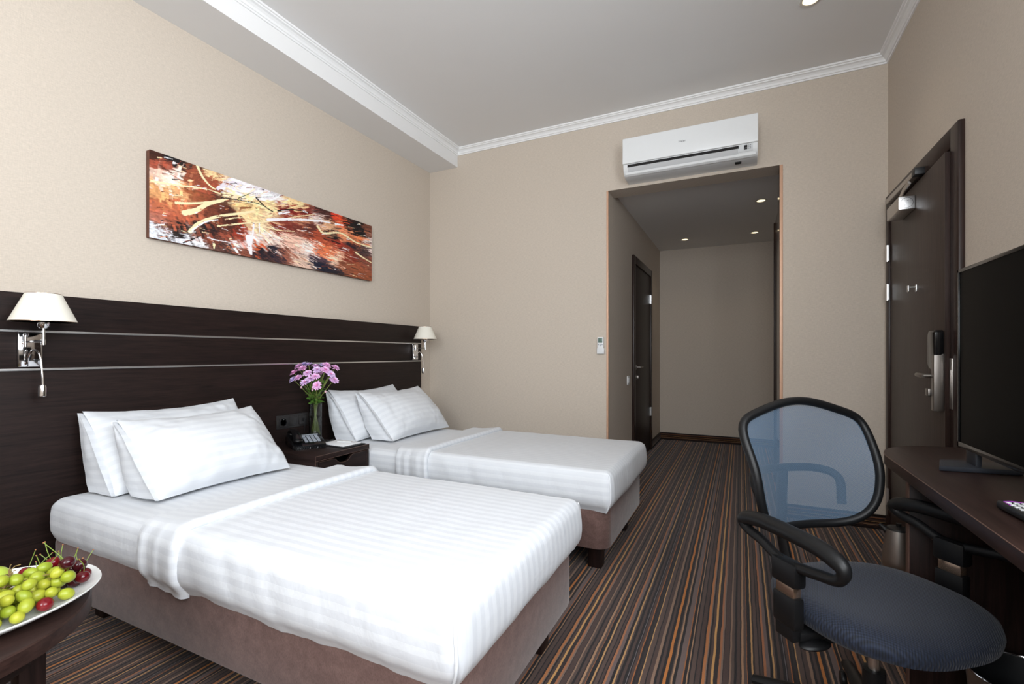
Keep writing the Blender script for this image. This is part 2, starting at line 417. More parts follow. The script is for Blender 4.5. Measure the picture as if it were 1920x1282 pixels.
# window frame behind the viewer
wd = thing('window_1', 'white framed window beside the viewer above the desk', 'window', (XR+0.08, (WIN[0]+WIN[1])/2, WIN[2]), kind='structure')
for y in (WIN[0]+0.02, (WIN[0]+WIN[1])/2, WIN[1]-0.02): obj('window_frame', MB().box(XR+0.05, XR+0.11, y-0.03, y+0.03, WIN[2], WIN[3], 0.005), 'white_plastic', wd)
for z in (WIN[2]+0.03, WIN[3]-0.03): obj('window_frame', MB().box(XR+0.05, XR+0.11, WIN[0], WIN[1], z-0.03, z+0.03, 0.005), 'white_plastic', wd)
wd = thing('window_2', 'white framed window behind the viewer', 'window', ((WIF[0]+WIF[1])/2, FRONT-0.08, WIF[2]), kind='structure')
for x in (WIF[0]+0.02, (WIF[0]+WIF[1])/2, WIF[1]-0.02): obj('window_frame', MB().box(x-0.03, x+0.03, FRONT-0.11, FRONT-0.05, WIF[2], WIF[3], 0.005), 'white_plastic', wd)
for z in (WIF[2]+0.03, WIF[3]-0.03): obj('window_frame', MB().box(WIF[0], WIF[1], FRONT-0.11, FRONT-0.05, z-0.03, z+0.03, 0.005), 'white_plastic', wd)
# dropped soffit along the left wall
SX, SZ = -2.38, 2.858
struct('ceiling_soffit', MB().box(XL, SX, FRONT, YB, SZ, ZC), 'paint', 'white dropped ceiling box above the headboard wall', 'soffit')
# cornices: stepped cove profile swept along three edges
def cornice(name, p0, p1, inward, label):
    p0 = Vector(p0); p1 = Vector(p1); n = Vector(inward)
    prof = [(0, -0.055), (0.008, -0.055), (0.010, -0.046), (0.016, -0.044), (0.020, -0.032), (0.030, -0.022), (0.042, -0.018), (0.044, -0.012), (0.052, -0.010), (0.054, 0), (0, 0)]
    mb = MB(); vs = []; k = len(prof)
    d = (p1-p0).normalized()
    for p, sg in ((p0, 1), (p1, -1)):
        for a, z in prof: vs.append(p+n*a+d*a*sg+Vector((0,0,z)))
    fs = [(i, (i+1) % k, k+(i+1) % k, k+i) for i in range(k)]
    fs += [tuple(range(k))[::-1], tuple(range(k, 2*k))]
    mb.add(vs, fs); o = obj(name, mb, 'cornice', sharp=20)
    tag(o, label, 'cornice', None, 'structure')
cornice('trim_1', (SX, FRONT, ZC), (SX, YB, ZC), (1, 0, 0), 'white cornice along the dropped soffit')
cornice('trim_2', (SX, YB, ZC), (XR, YB, ZC), (0, -1, 0), 'white cornice above the air conditioner wall')
cornice('trim_3', (XR, FRONT, ZC), (XR, YB, ZC), (-1, 0, 0), 'white cornice above the entrance door wall')
# hall
struct('wall_hall_left', MB().box(OX0-0.1, OX0, YB+TH, HY, 0, HZ), 'wallpaper', 'beige hall wall with the narrow dark door', 'wall')
struct('wall_hall_end', MB().box(OX0-0.1, HXR+0.6, HY, HY+0.1, 0, HZ), 'wallpaper', 'beige wall at the far end of the hall', 'wall')
struct('wall_hall_right', MB().box(HXR, HXR+0.1, YB+TH, HY, 0, HZ), 'wallpaper', 'beige hall wall behind the sliding panel', 'wall')
struct('ceiling_hall', MB().box(OX0-0.1, HXR+0.1, YB+TH, HY+0.1, HZ, HZ+0.1), 'paint', 'lower white ceiling of the hall with spotlights', 'ceiling')
# copper corner trims of the opening
struct('trim_4', MB().box(OX0-0.012, OX0+0.004, YB-0.004, YB+0.012, 0, OZ, 0.002), 'copper', 'thin copper edge strip on the left of the opening', 'edge trim')
struct('trim_5', MB().box(OX1-0.004, OX1+0.016, YB-0.004, YB+0.016, 0, OZ, 0.002), 'copper', 'thin copper edge strip on the right of the opening', 'edge trim')
# skirting: carpet strip in a dark profile
def baseboard(name, x0, x1, y0, y1, label, nx, ny):
    t = thing(name, label, 'skirting', ((x0+x1)/2, (y0+y1)/2, 0), kind='structure')
    obj('carpet_strip', MB().box(x0, x1, y0, y1, 0.008, 0.082), 'skirting', t)
    e = 0.006
    ex0, ex1 = (x0-e if nx < 0 else x0), (x1+e if nx > 0 else x1); ey0, ey1 = (y0-e if ny < 0 else y0), (y1+e if ny > 0 else y1)
    obj('top_profile', MB().box(ex0, ex1, ey0, ey1, 0.080, 0.092, 0.002), 'wenge', t)
    obj('bottom_profile', MB().box(ex0, ex1, ey0, ey1, 0.0, 0.010, 0.002), 'wenge', t)
baseboard('baseboard_back_left', XL, OX0-0.02, YB-0.014, YB, 'striped skirting under the wall beside the far bed', 0, -1)
baseboard('baseboard_back_right', OX1+0.03, XR, YB-0.014, YB, 'striped skirting between hall opening and entrance door', 0, -1)
baseboard('baseboard_hall_end', OX0, HXR, HY-0.014, HY, 'striped skirting along the end wall of the hall', 0, -1)
baseboard('baseboard_hall_left_far', OX0, OX0+0.014, 5.74, HY-0.014, 'striped skirting beyond the hall door', 1, 0)
baseboard('baseboard_hall_left_near', OX0, OX0+0.014, YB+0.03, 4.67, 'striped skirting before the hall door', 1, 0)
baseboard('baseboard_right', XR-0.014, XR, 2.42, 2.60, 'striped skirting between desk and entrance door', -1, 0)

# ------------------------------------------------------------------ entrance door (slightly ajar)
d1 = thing('door_1', 'dark brown entrance door with closer and card lock', 'door', (XR, DY1, 0), kind='structure')
fw = 0.085
for nm, b in (('door_frame_upright', (DY0-fw, DY0+0.004, 0, DZ+fw)), ('door_frame_upright', (DY1-0.004, DY1+0.055, 0, DZ+fw)), ('door_frame_head', (DY0+0.004, DY1-0.004, DZ-0.004, DZ+fw))):
    obj(nm, MB().box(XR-0.022, XR+0.012, b[0], b[1], b[2], b[3], 0.006), 'frame_wood', d1)
obj('door_lining', MB().box(XR+0.012, XR+0.15, DY0-0.02, DY0+0.012, 0, DZ).box(XR+0.012, XR+0.15, DY1-0.012, DY1+0.02, 0, DZ).box(XR+0.012, XR+0.15, DY0-0.02, DY1+0.02, DZ-0.012, DZ+0.02), 'frame_wood', d1)
AJ = R(1.5)
def leafM():   # local leaf coords: origin at hinge line, +y = toward camera along the leaf, +x = into the room, z up
    return Matrix.Translation((XR-0.012, DY1-0.012, 0)) @ Matrix.Rotation(math.pi, 4, 'Z') @ Matrix.Rotation(-AJ, 4, 'Z')
LM = leafM(); LW = DY1-DY0-0.02; LK = LW+0.022
leaf = obj('door_leaf', MB().box(-0.045, 0.0, 0.0, LW, 0.006, DZ-0.016, 0.0015).xf(LM), 'door_wood', d1)
obj('leaf_edge', MB().box(-0.0455, 0.0006, LW-0.0005, LW+0.0015, 0.006, DZ-0.016).xf(LM), 'frame_wood', leaf)
for z in (1.74, 1.50, 0.24):
    mb = MB().cyl((XR-0.028, DY1-0.012, z-0.05), (XR-0.028, DY1-0.012, z+0.05), 0.008, n=12)
    mb.cyl((XR-0.028, DY1-0.012, z-0.052), (XR-0.028, DY1-0.012, z-0.05), 0.009, n=12).box(XR-0.026, XR-0.022, DY1-0.030, DY1-0.012, z-0.048, z+0.048)
    obj('hinge', mb, 'alu', d1)
# card reader, plate, lever, thumb-turn
obj('card_reader', MB().prism([(LK-0.135, 1.075), (LK-0.115, 1.055), (LK-0.040, 1.035), (LK-0.030, 1.05), (LK-0.030, 1.215), (LK-0.040, 1.225), (LK-0.115, 1.225), (LK-0.135, 1.205)], 0.0, 0.034, 'x', 0.006).xf(LM), 'gloss_black', leaf)
obj('lock_plate', MB().box(0.0, 0.012, LK-0.10, LK-0.030, 0.865, 1.12, 0.003).box(0.0, 0.036, LK-0.066, LK-0.028, 0.865, 1.115, 0.003).xf(LM), 'nickel', leaf)
obj('lever_handle', MB().cyl((0.010, LK-0.078, 1.02), (0.062, LK-0.078, 1.02), 0.010, n=14).tube([(0.060, LK-0.070, 1.02), (0.064, LK-0.09, 1.02), (0.064, LK-0.13, 1.021), (0.062, LK-0.165, 1.022), (0.050, LK-0.18, 1.022)], [0.010, 0.011, 0.010, 0.010, 0.009], 10).xf(LM), 'nickel', leaf)
obj('thumb_turn', MB().cyl((0.010, LK-0.085, 0.945), (0.034, LK-0.085, 0.945), 0.009, n=14).box(0.030, 0.046, LK-0.115, LK-0.072, 0.928, 0.962, 0.004).xf(LM), 'nickel', leaf)
obj('coat_hook', MB().box(0.0, 0.004, LW-0.425, LW-0.405, 1.44, 1.478, 0.002).cyl((0.0, LW-0.415, 1.464), (0.034, LW-0.415, 1.464), 0.005, n=10).box(0.030, 0.038, LW-0.424, LW-0.406, 1.440, 1.474, 0.003).xf(LM), 'alu', leaf)
obj('strike_plate', MB().box(XR-0.0245, XR-0.020, DY0-0.028, DY0+0.0045, 0.88, 1.10, 0.002).box(XR-0.026, XR-0.0235, DY0-0.018, DY0-0.006, 0.93, 1.05, 0.001), 'steel', d1)
# closer
cl = obj('door_closer', MB().box(0.0, 0.072, 0.275, 0.52, 1.875, 1.945, 0.004).xf(LM), 'steel', leaf)
c0 = 0.5215
ring = [(0.036+0.026*math.cos(a), c0, 1.910+0.026*math.sin(a)) for a in [2*math.pi*i/28 for i in range(28)]]
obj('closer_end_cap', MB().box(0.002, 0.070, 0.5195, c0, 1.877, 1.943, 0.001).xf(LM), 'alu', cl)
obj('closer_mark', MB().tube(ring, 0.0007, 6, True).tube([(0.030, c0, 1.922), (0.036, c0, 1.919)], 0.0010, 5).tube([(0.042, c0, 1.899), (0.048, c0, 1.895)], 0.0010, 5).xf(LM), 'black', cl)
obj('closer_arm', MB().tube([(0.036, 0.44, 1.947), (0.044, 0.44, 1.962), (0.048, 0.52, 1.978), (0.044, 0.60, 1.990)], 0.010, 8, flat=0.6).xf(LM), 'steel', cl)
ry = (DY1-0.10, DY1-0.62)
rl = obj('closer_rail', MB().box(XR-0.058, XR-0.022, ry[1], ry[0], 2.018, 2.046, 0.002), 'steel', d1)
obj('rail_end_cap', MB().box(XR-0.062, XR-0.020, ry[1]-0.035, ry[1]+0.015, 2.014, 2.050, 0.003), 'black', rl)

# ------------------------------------------------------------------ hall door
d2 = thing('door_2', 'narrow dark brown door on the left of the hall', 'door', (OX0, 5.2, 0), kind='structure')
HA, HB, HT = 4.677, 5.73, 2.09
for nm, b in (('door_frame_upright', (HA, HA+0.075, 0, HT)), ('door_frame_upright', (HB-0.075, HB, 0, HT)), ('door_frame_head', (HA+0.075, HB-0.075, HT-0.075, HT))):
    obj(nm, MB().box(OX0-0.002, OX0+0.022, b[0], b[1], b[2], b[3], 0.004), 'frame_wood', d2)
lf = obj('door_leaf', MB().box(OX0-0.002, OX0+0.010, HA+0.078, HB-0.078, 0.008, HT-0.078, 0.002), 'wenge_z', d2)
for z in (1.75, 0.45): obj('hinge', MB().cyl((OX0+0.020, HB-0.078, z-0.05), (OX0+0.020, HB-0.078, z+0.05), 0.010, n=10).box(OX0+0.01, OX0+0.016, HB-0.11, HB-0.078, z-0.05, z+0.05), 'alu', d2)
obj('lever_handle', MB().lathe([(0.024, 0), (0.024, 0.008), (0.010, 0.010), (0.009, 0.045)], (OX0+0.010, HA+0.14, 0.985), 16, (1, 0, 0)).tube([(OX0+0.053, HA+0.13, 0.985), (OX0+0.056, HA+0.17, 0.985), (OX0+0.056, HA+0.26, 0.985)], 0.009, 8), 'nickel', lf)
obj('thumb_turn', MB().lathe([(0.024, 0), (0.024, 0.008), (0.014, 0.010), (0.014, 0.016)], (OX0+0.010, HA+0.14, 0.885), 16, (1, 0, 0)).box(OX0+0.02, OX0+0.036, HA+0.134, HA+0.146, 0.868, 0.902, 0.003), 'nickel', lf)
# sliding panel on the right of the hall
d3 = thing('door_3', 'glossy brown sliding panel on the right of the hall', 'door', (0.29, 4.35, 0), kind='structure')
MAT['panel_gloss'] = plain('glossy_brown_panel', srgb(70, 54, 46), 0.10, 0, 0.06, 8)
sp = obj('sliding_panel', MB().box(0.262, 0.290, YB+TH+0.01, 4.66, 0.01, 2.24, 0.002), 'panel_gloss', d3)
obj('panel_stile', MB().box(0.256, 0.294, 4.66, 4.69, 0.01, 2.25, 0.002), 'frame_wood', d3)
obj('jamb_panel', MB().box(OX1-0.003, OX1, YB+0.018, YB+TH, 0.0, OZ), 'panel_gloss', d3)
obj('recessed_pull', MB().box(0.254, 0.262, 4.02, 4.065, 0.94, 1.09, 0.002), 'alu', sp)

# ------------------------------------------------------------------ recessed spotlights
def spotlight(x, y, z, label, power, r=0.034):
    t = thing('recessed_spotlight', label, 'spotlight', (x, y, z), group='recessed ceiling spotlights')
    obj('trim_ring', MB().lathe([(r, -0.001), (r+0.012, -0.004), (r+0.016, -0.001), (r+0.016, 0.0), (r, 0.0)], (x, y, z), 28), 'alu', t)
    obj('lamp_disc', MB().lathe([(0, -0.0035), (r*0.6, -0.003), (r, -0.001)], (x, y, z), 24), 'lamp_glow', t)
    l = bpy.data.lights.new('spot_glow', 'SPOT'); l.energy = power; l.spot_size = R(100); l.spot_blend = 0.9; l.color = (1, 0.82, 0.58); l.shadow_soft_size = 0.03
    o = bpy.data.objects.new('spot_glow', l); COL.objects.link(o); o.location = (0, 0, -0.012); o.parent = t
spotlight(-0.597, 5.92, HZ, 'lit hall spotlight near the narrow dark door', 2.5)
spotlight(0.138, 5.92, HZ, 'lit hall spotlight nearest the far end on the right', 2)
spotlight(0.160, 4.71, HZ, 'lit hall spotlight nearest the bedroom', 2)
spotlight(0.337, 2.985, ZC, 'lit spotlight in the bedroom ceiling', 5, 0.038)

# ------------------------------------------------------------------ headboard
HBX = -2.655
hb = thing('headboard', 'long dark brown wooden headboard panel with two metal strips', 'headboard', (XL+0.002, 1.3, 0))
HY0, HY1 = FRONT+0.02, 3.56
for z0, z1 in ((0.0, 1.0525), (1.0565, 1.2116), (1.2156, 1.371)):
    obj('board', MB().box(XL+0.002, HBX, HY0, HY1, z0, z1, 0.0012), 'wenge', hb)
for z in (1.0545, 1.2136):
    obj('metal_strip', MB().box(XL+0.002, HBX+0.0025, HY0, HY1, z-0.0045, z+0.0045, 0.001), 'alu', hb, 'thin brushed metal inlay strip')

# ------------------------------------------------------------------ canvas print
def zoom_to_st(x, y):
    """photo zoom pixel -> canvas coordinates (s right, v down), used only to lay out the print's brush marks"""
    u = 260+x/4.174; r = (u-960)/886; d = 2.66/(-(0.9*r-0.4359)); Y = d*(0.4359*r+0.9)
    top = 100+(x-90)*(685-100)/1735; bot = 780+(x-90)*(1108-780)/1735
    return (Y-1.335)/1.581, (y-top)/(bot-top)
def nz(x, y, z): return mnoise.noise(Vector((x, y, z)))
def np_noise(w, h, fx, fy, rng):
    gx, gy = int(fx)+2, int(fy)+2; g = rng.random((gy+1, gx+1))
    X, Y = np.meshgrid(np.linspace(0, fx, w), np.linspace(0, fy, h))
    ix, iy = X.astype(int), Y.astype(int); tx, ty = X-ix, Y-iy; tx = tx*tx*(3-2*tx); ty = ty*ty*(3-2*ty)
    a = g[iy, ix]*(1-tx)+g[iy, ix+1]*tx; b = g[iy+1, ix]*(1-tx)+g[iy+1, ix+1]*tx
    return a*(1-ty)+b*ty
def fbm(w, h, fx, fy, rng, oct=4):
    s = 0; a = 1; t = 0
    for i in range(oct): s = s+a*np_noise(w, h, fx*2**i, fy*2**i, rng); t += a; a *= 0.55
    return s/t-0.5
def paint_canvas():
    w, h = 560, 156; rng = np.random.default_rng(3)
    CP = [(110,110,60,30,20),(250,200,22,18,18),(340,235,25,20,20),(450,200,92,50,30),(150,230,150,70,50),(150,300,232,192,172),(250,310,236,216,202),(130,420,206,146,95),
     (300,400,216,160,110),(450,430,140,75,45),(560,460,128,64,40),(150,520,176,96,64),(300,560,170,88,58),(200,600,176,96,74),(150,640,190,118,98),(300,650,168,84,58),(200,700,80,45,35),
     (300,740,28,20,18),(150,755,204,208,216),(350,800,216,216,222),(450,825,216,214,216),(560,300,232,192,142),(500,250,70,40,25),(420,300,124,62,42),(560,380,150,72,50),(700,380,216,206,216),
     (800,390,218,210,214),(700,440,236,206,162),(850,480,236,206,156),(950,420,226,216,220),(1050,420,226,220,222),(1200,500,226,190,140),(1000,540,234,202,150),(850,540,230,188,128),
     (560,570,100,50,35),(480,600,170,90,62),(700,650,66,32,24),(560,640,120,58,40),(500,700,24,18,18),(580,720,44,26,24),(600,800,144,70,50),(520,790,130,66,48),(700,740,154,76,56),(780,720,140,50,34),
     (900,640,232,200,150),(1000,640,226,190,150),(1100,690,110,40,30),(1250,690,104,44,34),(1350,680,80,38,32),(900,770,222,202,196),(1050,790,226,196,182),(1200,800,214,168,148),(950,850,206,90,50),
     (1050,900,22,22,36),(960,905,30,24,32),(1150,920,130,76,60),(650,830,60,40,36),(750,830,214,206,206),(800,880,120,66,50),(1000,960,90,56,50),(1300,880,242,218,208),(1250,950,200,168,150),
     (1450,860,216,110,70),(1400,780,162,70,45),(1550,820,150,48,34),(1650,900,122,46,32),(1500,920,236,190,162),(1420,955,72,52,62),(1420,1000,22,24,40),(1600,1000,130,72,50),(1700,1000,142,76,50),
     (1750,1080,132,70,45),(1500,1030,34,30,36),(1180,570,112,24,20),(1300,590,116,30,24),(1450,600,60,30,26),(1560,630,238,84,42),(1530,600,206,56,34),(1650,660,18,16,16),(1720,710,18,16,18),
     (1680,740,22,18,18),(1790,720,110,62,46),(1450,690,222,166,126),(1520,770,24,20,20),(1600,760,226,132,92),(1700,800,214,118,72),(1680,840,34,28,36),(1750,880,74,54,52),(1790,950,130,72,56),(1810,830,220,196,188),
     (250,110,140,80,50),(1250,620,176,120,90),(1380,640,212,190,180),(620,460,70,40,30),(900,590,226,190,140)]
    cs = np.array([(*zoom_to_st(p[0], p[1]), *p[2:]) for p in CP], float)
    asp = 1.581/0.44
    S, V = np.meshgrid(np.linspace(0, 1, w), np.linspace(0, 1, h))
    wx = fbm(w, h, 16, 7, rng)*0.06+fbm(w, h, 40, 60, rng)*0.05; wy = fbm(w, h, 12, 8, rng)*0.22+fbm(w, h, 30, 60, rng)*0.16
    Sx = S+wx; Vx = V+wy
    num = np.zeros((h, w, 3)); den = np.zeros((h, w))
    for s, v, r, g, b in cs:
        d2 = ((Sx-s)*asp*0.62)**2+(Vx-v)**2
        k = 1/(d2+0.0004)**3.6
        num += k[..., None]*np.array([r, g, b]); den += k
    img = num/den[..., None]
    streak = fbm(w, h, 10, 60, rng, 3); grain = fbm(w, h, 140, 60, rng, 2)
    img *= (1+0.55*streak+0.30*grain)[..., None]
    def stroke(pts, wd, col, jit=0.25, a=1.0, ns=34):
        P = smooth_path([(*zoom_to_st(x, y), 0) for x, y in pts], ns)
        for i, p in enumerate(P):
            ww = wd*(0.7+0.6*jit*nz(p.x*60, p.y*30, wd))*(1-0.45*i/len(P))/400.0
            m = (((S-p.x)*asp)**2+(V-p.y)**2) < ww**2
            img[m] = img[m]*(1-a)+np.array(col)*a
    src = img.copy()
    for i in range(1500):       # short dry-brush dabs that drag neighbouring colours along the flow
        s0 = random.uniform(0.005, 0.985); v0 = random.uniform(0.02, 0.98)
        ds, dv = s0-0.42, (v0-0.45)*0.6; n = math.hypot(ds, dv)+1e-3
        fl = (ds/n*0.6+0.6, dv/n*0.6+random.uniform(-0.15, 0.30)); n = math.hypot(*fl); L = random.uniform(0.012, 0.05)
        a = (min(w-1, max(0, int((s0-fl[0]/n*0.02+random.gauss(0, 0.006))*w))), min(h-1, max(0, int((v0+random.gauss(0, 0.06))*h))))
        c = src[a[1], a[0]]*random.uniform(0.85, 1.22)
        for k in range(7):
            f = k/6; cs_, cv_ = s0+fl[0]/n*L*f, v0+fl[1]/n*L*f*2.2
            x0 = int(cs_*w); y0_ = int(cv_*h); hw_ = 1 if k in (0, 6) or i % 3 else 2
            img[max(0, y0_-hw_+1):max(0, y0_+hw_), max(0, x0-2):max(0, x0+3)] = img[max(0, y0_-hw_+1):max(0, y0_+hw_), max(0, x0-2):max(0, x0+3)]*0.3+c*0.7
    cream = (238, 214, 170); white = (228, 224, 226); blk = (26, 20, 20)
    for pts, wd, c in [([(455,215),(500,310),(560,380),(600,405)],9,cream),([(100,345),(300,375),(500,400),(640,440)],7,cream),([(290,512),(420,515),(600,500),(700,480)],9,cream),
        ([(360,590),(450,570),(540,520),(660,490)],20,cream),([(400,735),(470,670),(600,620),(800,590),(900,575)],13,cream),([(420,720),(520,660),(620,640)],7,white),([(620,690),(850,665),(1000,655),(1200,620),(1380,595)],6,cream),
        ([(900,670),(895,740),(870,900)],9,white),([(945,670),(945,760)],5,white),([(860,780),(880,900)],24,white),([(950,685),(1100,720),(1220,728)],5,cream),([(1010,640),(1200,635),(1400,645),(1500,660)],12,white),
        ([(1400,690),(1450,740),(1580,740),(1700,810),(1820,850)],11,cream),([(1700,890),(1760,930),(1820,965)],9,cream),([(1540,670),(1600,680)],9,white),([(650,470),(800,490),(950,520),(1060,580)],4,blk),
        ([(780,475),(900,425)],3,blk),([(920,470),(980,530),(1050,580)],6,blk),([(920,470),(1130,450)],3,blk),([(150,760),(280,800)],3,blk),([(350,820),(480,770)],5,blk),([(1090,570),(1200,560),(1330,580)],7,blk),
        ([(680,640),(760,625),(830,625)],5,cream),([(590,830),(590,860)],9,cream),([(100,690),(200,680)],6,white),([(1100,590),(1180,580)],10,white),([(1290,570),(1320,585)],8,white),([(620,400),(720,350),(800,370)],12,(216,206,214)),
        ([(700,510),(900,515),(1050,590)],4,cream),([(540,780),(620,800),(760,820)],4,white),([(1160,880),(1220,940)],3,(190,150,130)),([(270,205),(285,208)],6,white),([(1600,850),(1650,880)],3,white),
        ([(1680,1050),(1600,1060),(1500,1040)],3,blk),([(640,560),(700,540)],9,(90,44,30)),([(640,580),(700,572)],7,(90,44,30)),([(800,550),(880,545)],9,(140,86,52))]:
        stroke(pts, wd, c)
    for i in range(260):
        x = random.uniform(120, 1800); y0 = 100+(x-90)*0.337; y1 = 780+(x-90)*0.189; y = random.uniform(y0+8, y1-8)
        L = random.uniform(10, 70); an = random.uniform(-0.15, 0.55)
        c = random.choice([cream, white, blk, (120, 54, 38), (200, 120, 80), (70, 36, 28)])
        stroke([(x, y), (x+L*0.5, y+L*0.5*an), (min(1815, x+L), y+L*an)], random.uniform(2, 4), c, 0.4, 0.75, 8)
    img = np.clip(img*1.06+4, 6, 250)/255.0
    return np.where(img <= 0.04045, img/12.92, ((img+0.055)/1.055)**2.4), w, h
img, pw, ph = paint_canvas()
pic = thing('canvas_print', 'wide abstract canvas print in rust, cream and black above the headboard', 'picture', (XL+0.002, 2.125, 1.70))
PY0, PY1, PZ0, PZ1, PX = 1.335, 2.916, 1.702, 2.142, XL+0.034
obj('stretched_edge', MB().box(XL+0.002, PX-0.001, PY0+0.0005, PY1-0.0005, PZ0+0.0005, PZ1-0.0005, 0.004), plain('canvas_edge', srgb(96, 60, 46), 0.8, var=0.5, scale=22), pic)
me = bpy.data.meshes.new('painted_front')
g = MB().grid(lambda a, b: Vector((PX, PY0+a*(PY1-PY0), PZ1-b*(PZ1-PZ0))), pw-1, ph-1)
me.from_pydata([tuple(p-LOC[pic]) for p in g.v], [], [f[::-1] for f in g.f])
ca = me.color_attributes.new('paint', 'FLOAT_COLOR', 'POINT')
buf = np.ones((pw*ph, 4), np.float32); buf[:, :3] = img.reshape(-1, 3); ca.data.foreach_set('color', buf.ravel())
t = NT('abstract_paint'); at = t.n('ShaderNodeAttribute', attribute_name='paint'); gr = t.noise(t.mapping(t.obj(), (700, 700, 700)), 1, 2)
t.set(Base_Color=t.mix(0.25, at.outputs['Color'], t.mix(gr, (0.6, 0.6, 0.6, 1), (1, 1, 1, 1)), 'MULTIPLY'), Roughness=0.6, Specular_IOR_Level=0.25); t.bump(gr, 0.2, 0.001)
me.materials.append(t.m); me.shade_smooth()
o = bpy.data.objects.new('painted_front', me); COL.objects.link(o); o.parent = pic; LOC[o] = LOC[pic]

# ------------------------------------------------------------------ beds
def rounded_cloth_box(x0, x1, y0, y1, z0, z1, r, step, fn=None, open_head=False):
    """dense rounded-box shell (top and sides, no bottom) with a stripe coordinate per vertex"""
    def axis(a, b, fine):
        n = max(2, int(round((b-a)/step))); base = [a+(b-a)*i/n for i in range(n+1)]
        extra = [a+r*k/5 for k in range(1, 5)]+[b-r*k/5 for k in range(1, 5)] if fine else []
        return sorted(base+extra)
    xs = axis(x0, x1, True); ys = axis(y0, y1, True); zs = axis(z0, z1, True)
    V = {}; vs = []; fs = []
    def vid(p):
        k = (round(p[0], 5), round(p[1], 5), round(p[2], 5))
        if k not in V: V[k] = len(vs); vs.append(p)
        return V[k]
    def quadgrid(A, B, mk):
        for i in range(len(A)-1):
            for j in range(len(B)-1):
                fs.append(tuple(vid(mk(A[a], B[b])) for a, b in ((i, j), (i+1, j), (i+1, j+1), (i, j+1))))
    quadgrid(xs, ys, lambda a, b: (a, b, z1))
    quadgrid(xs, zs, lambda a, b: (a, y0, b)); quadgrid(xs, zs, lambda a, b: (a, y1, b))
    quadgrid(ys, zs, lambda a, b: (x1, a, b))
    if not open_head: quadgrid(ys, zs, lambda a, b: (x0, a, b))
    out = []; st = []
    cx, cy = (x0+x1)/2, (y0+y1)/2
    lo = Vector((x0-(1 if open_head else -r), y0+r, z0-1)); hi = Vector((x1-r, y1-r, z1-r))
    for p in vs:
        P = Vector(p); inner = Vector((min(max(P.x, lo.x), hi.x), min(max(P.y, lo.y), hi.y), min(P.z, hi.z)))
        d = P-inner
        nrm = d.normalized() if d.length > 1e-6 else Vector((0,0,1))
        q = inner+nrm*r if d.length > 1e-6 else P
        if abs(nrm.y) > abs(nrm.x)*0.98 and abs(nrm.y) > 0.02 and abs(d.y) > 1e-6:
            st.append(P.y + math.copysign(1, nrm.y)*(z1-q.z))
        else: st.append(q.y)
        if fn: q = fn(q, nrm, P)
        out.append(q)
    return out, fs, st
def cloth_obj(name, vs, fs, st, mat, parent, off, sharp=60, sub=0):
    me = bpy.data.meshes.new(name); me.from_pydata([tuple(v-off) for v in vs], [], fs)
    a = me.attributes.new('stripe', 'FLOAT', 'POINT'); a.data.foreach_set('value', st)
    bm = bmesh.new(); bm.from_mesh(me); bmesh.ops.recalc_face_normals(bm, faces=bm.faces[:]); bm.to_mesh(me); bm.free()
    me.shade_smooth(); me.materials.append(MAT[mat])
    o = bpy.data.objects.new(name, me); COL.objects.link(o)
    if parent is not None: o.parent = parent
    else: o.location = off
    LOC[o] = off
    return o
def nz(x, y, z): return mnoise.noise(Vector((x, y, z)))
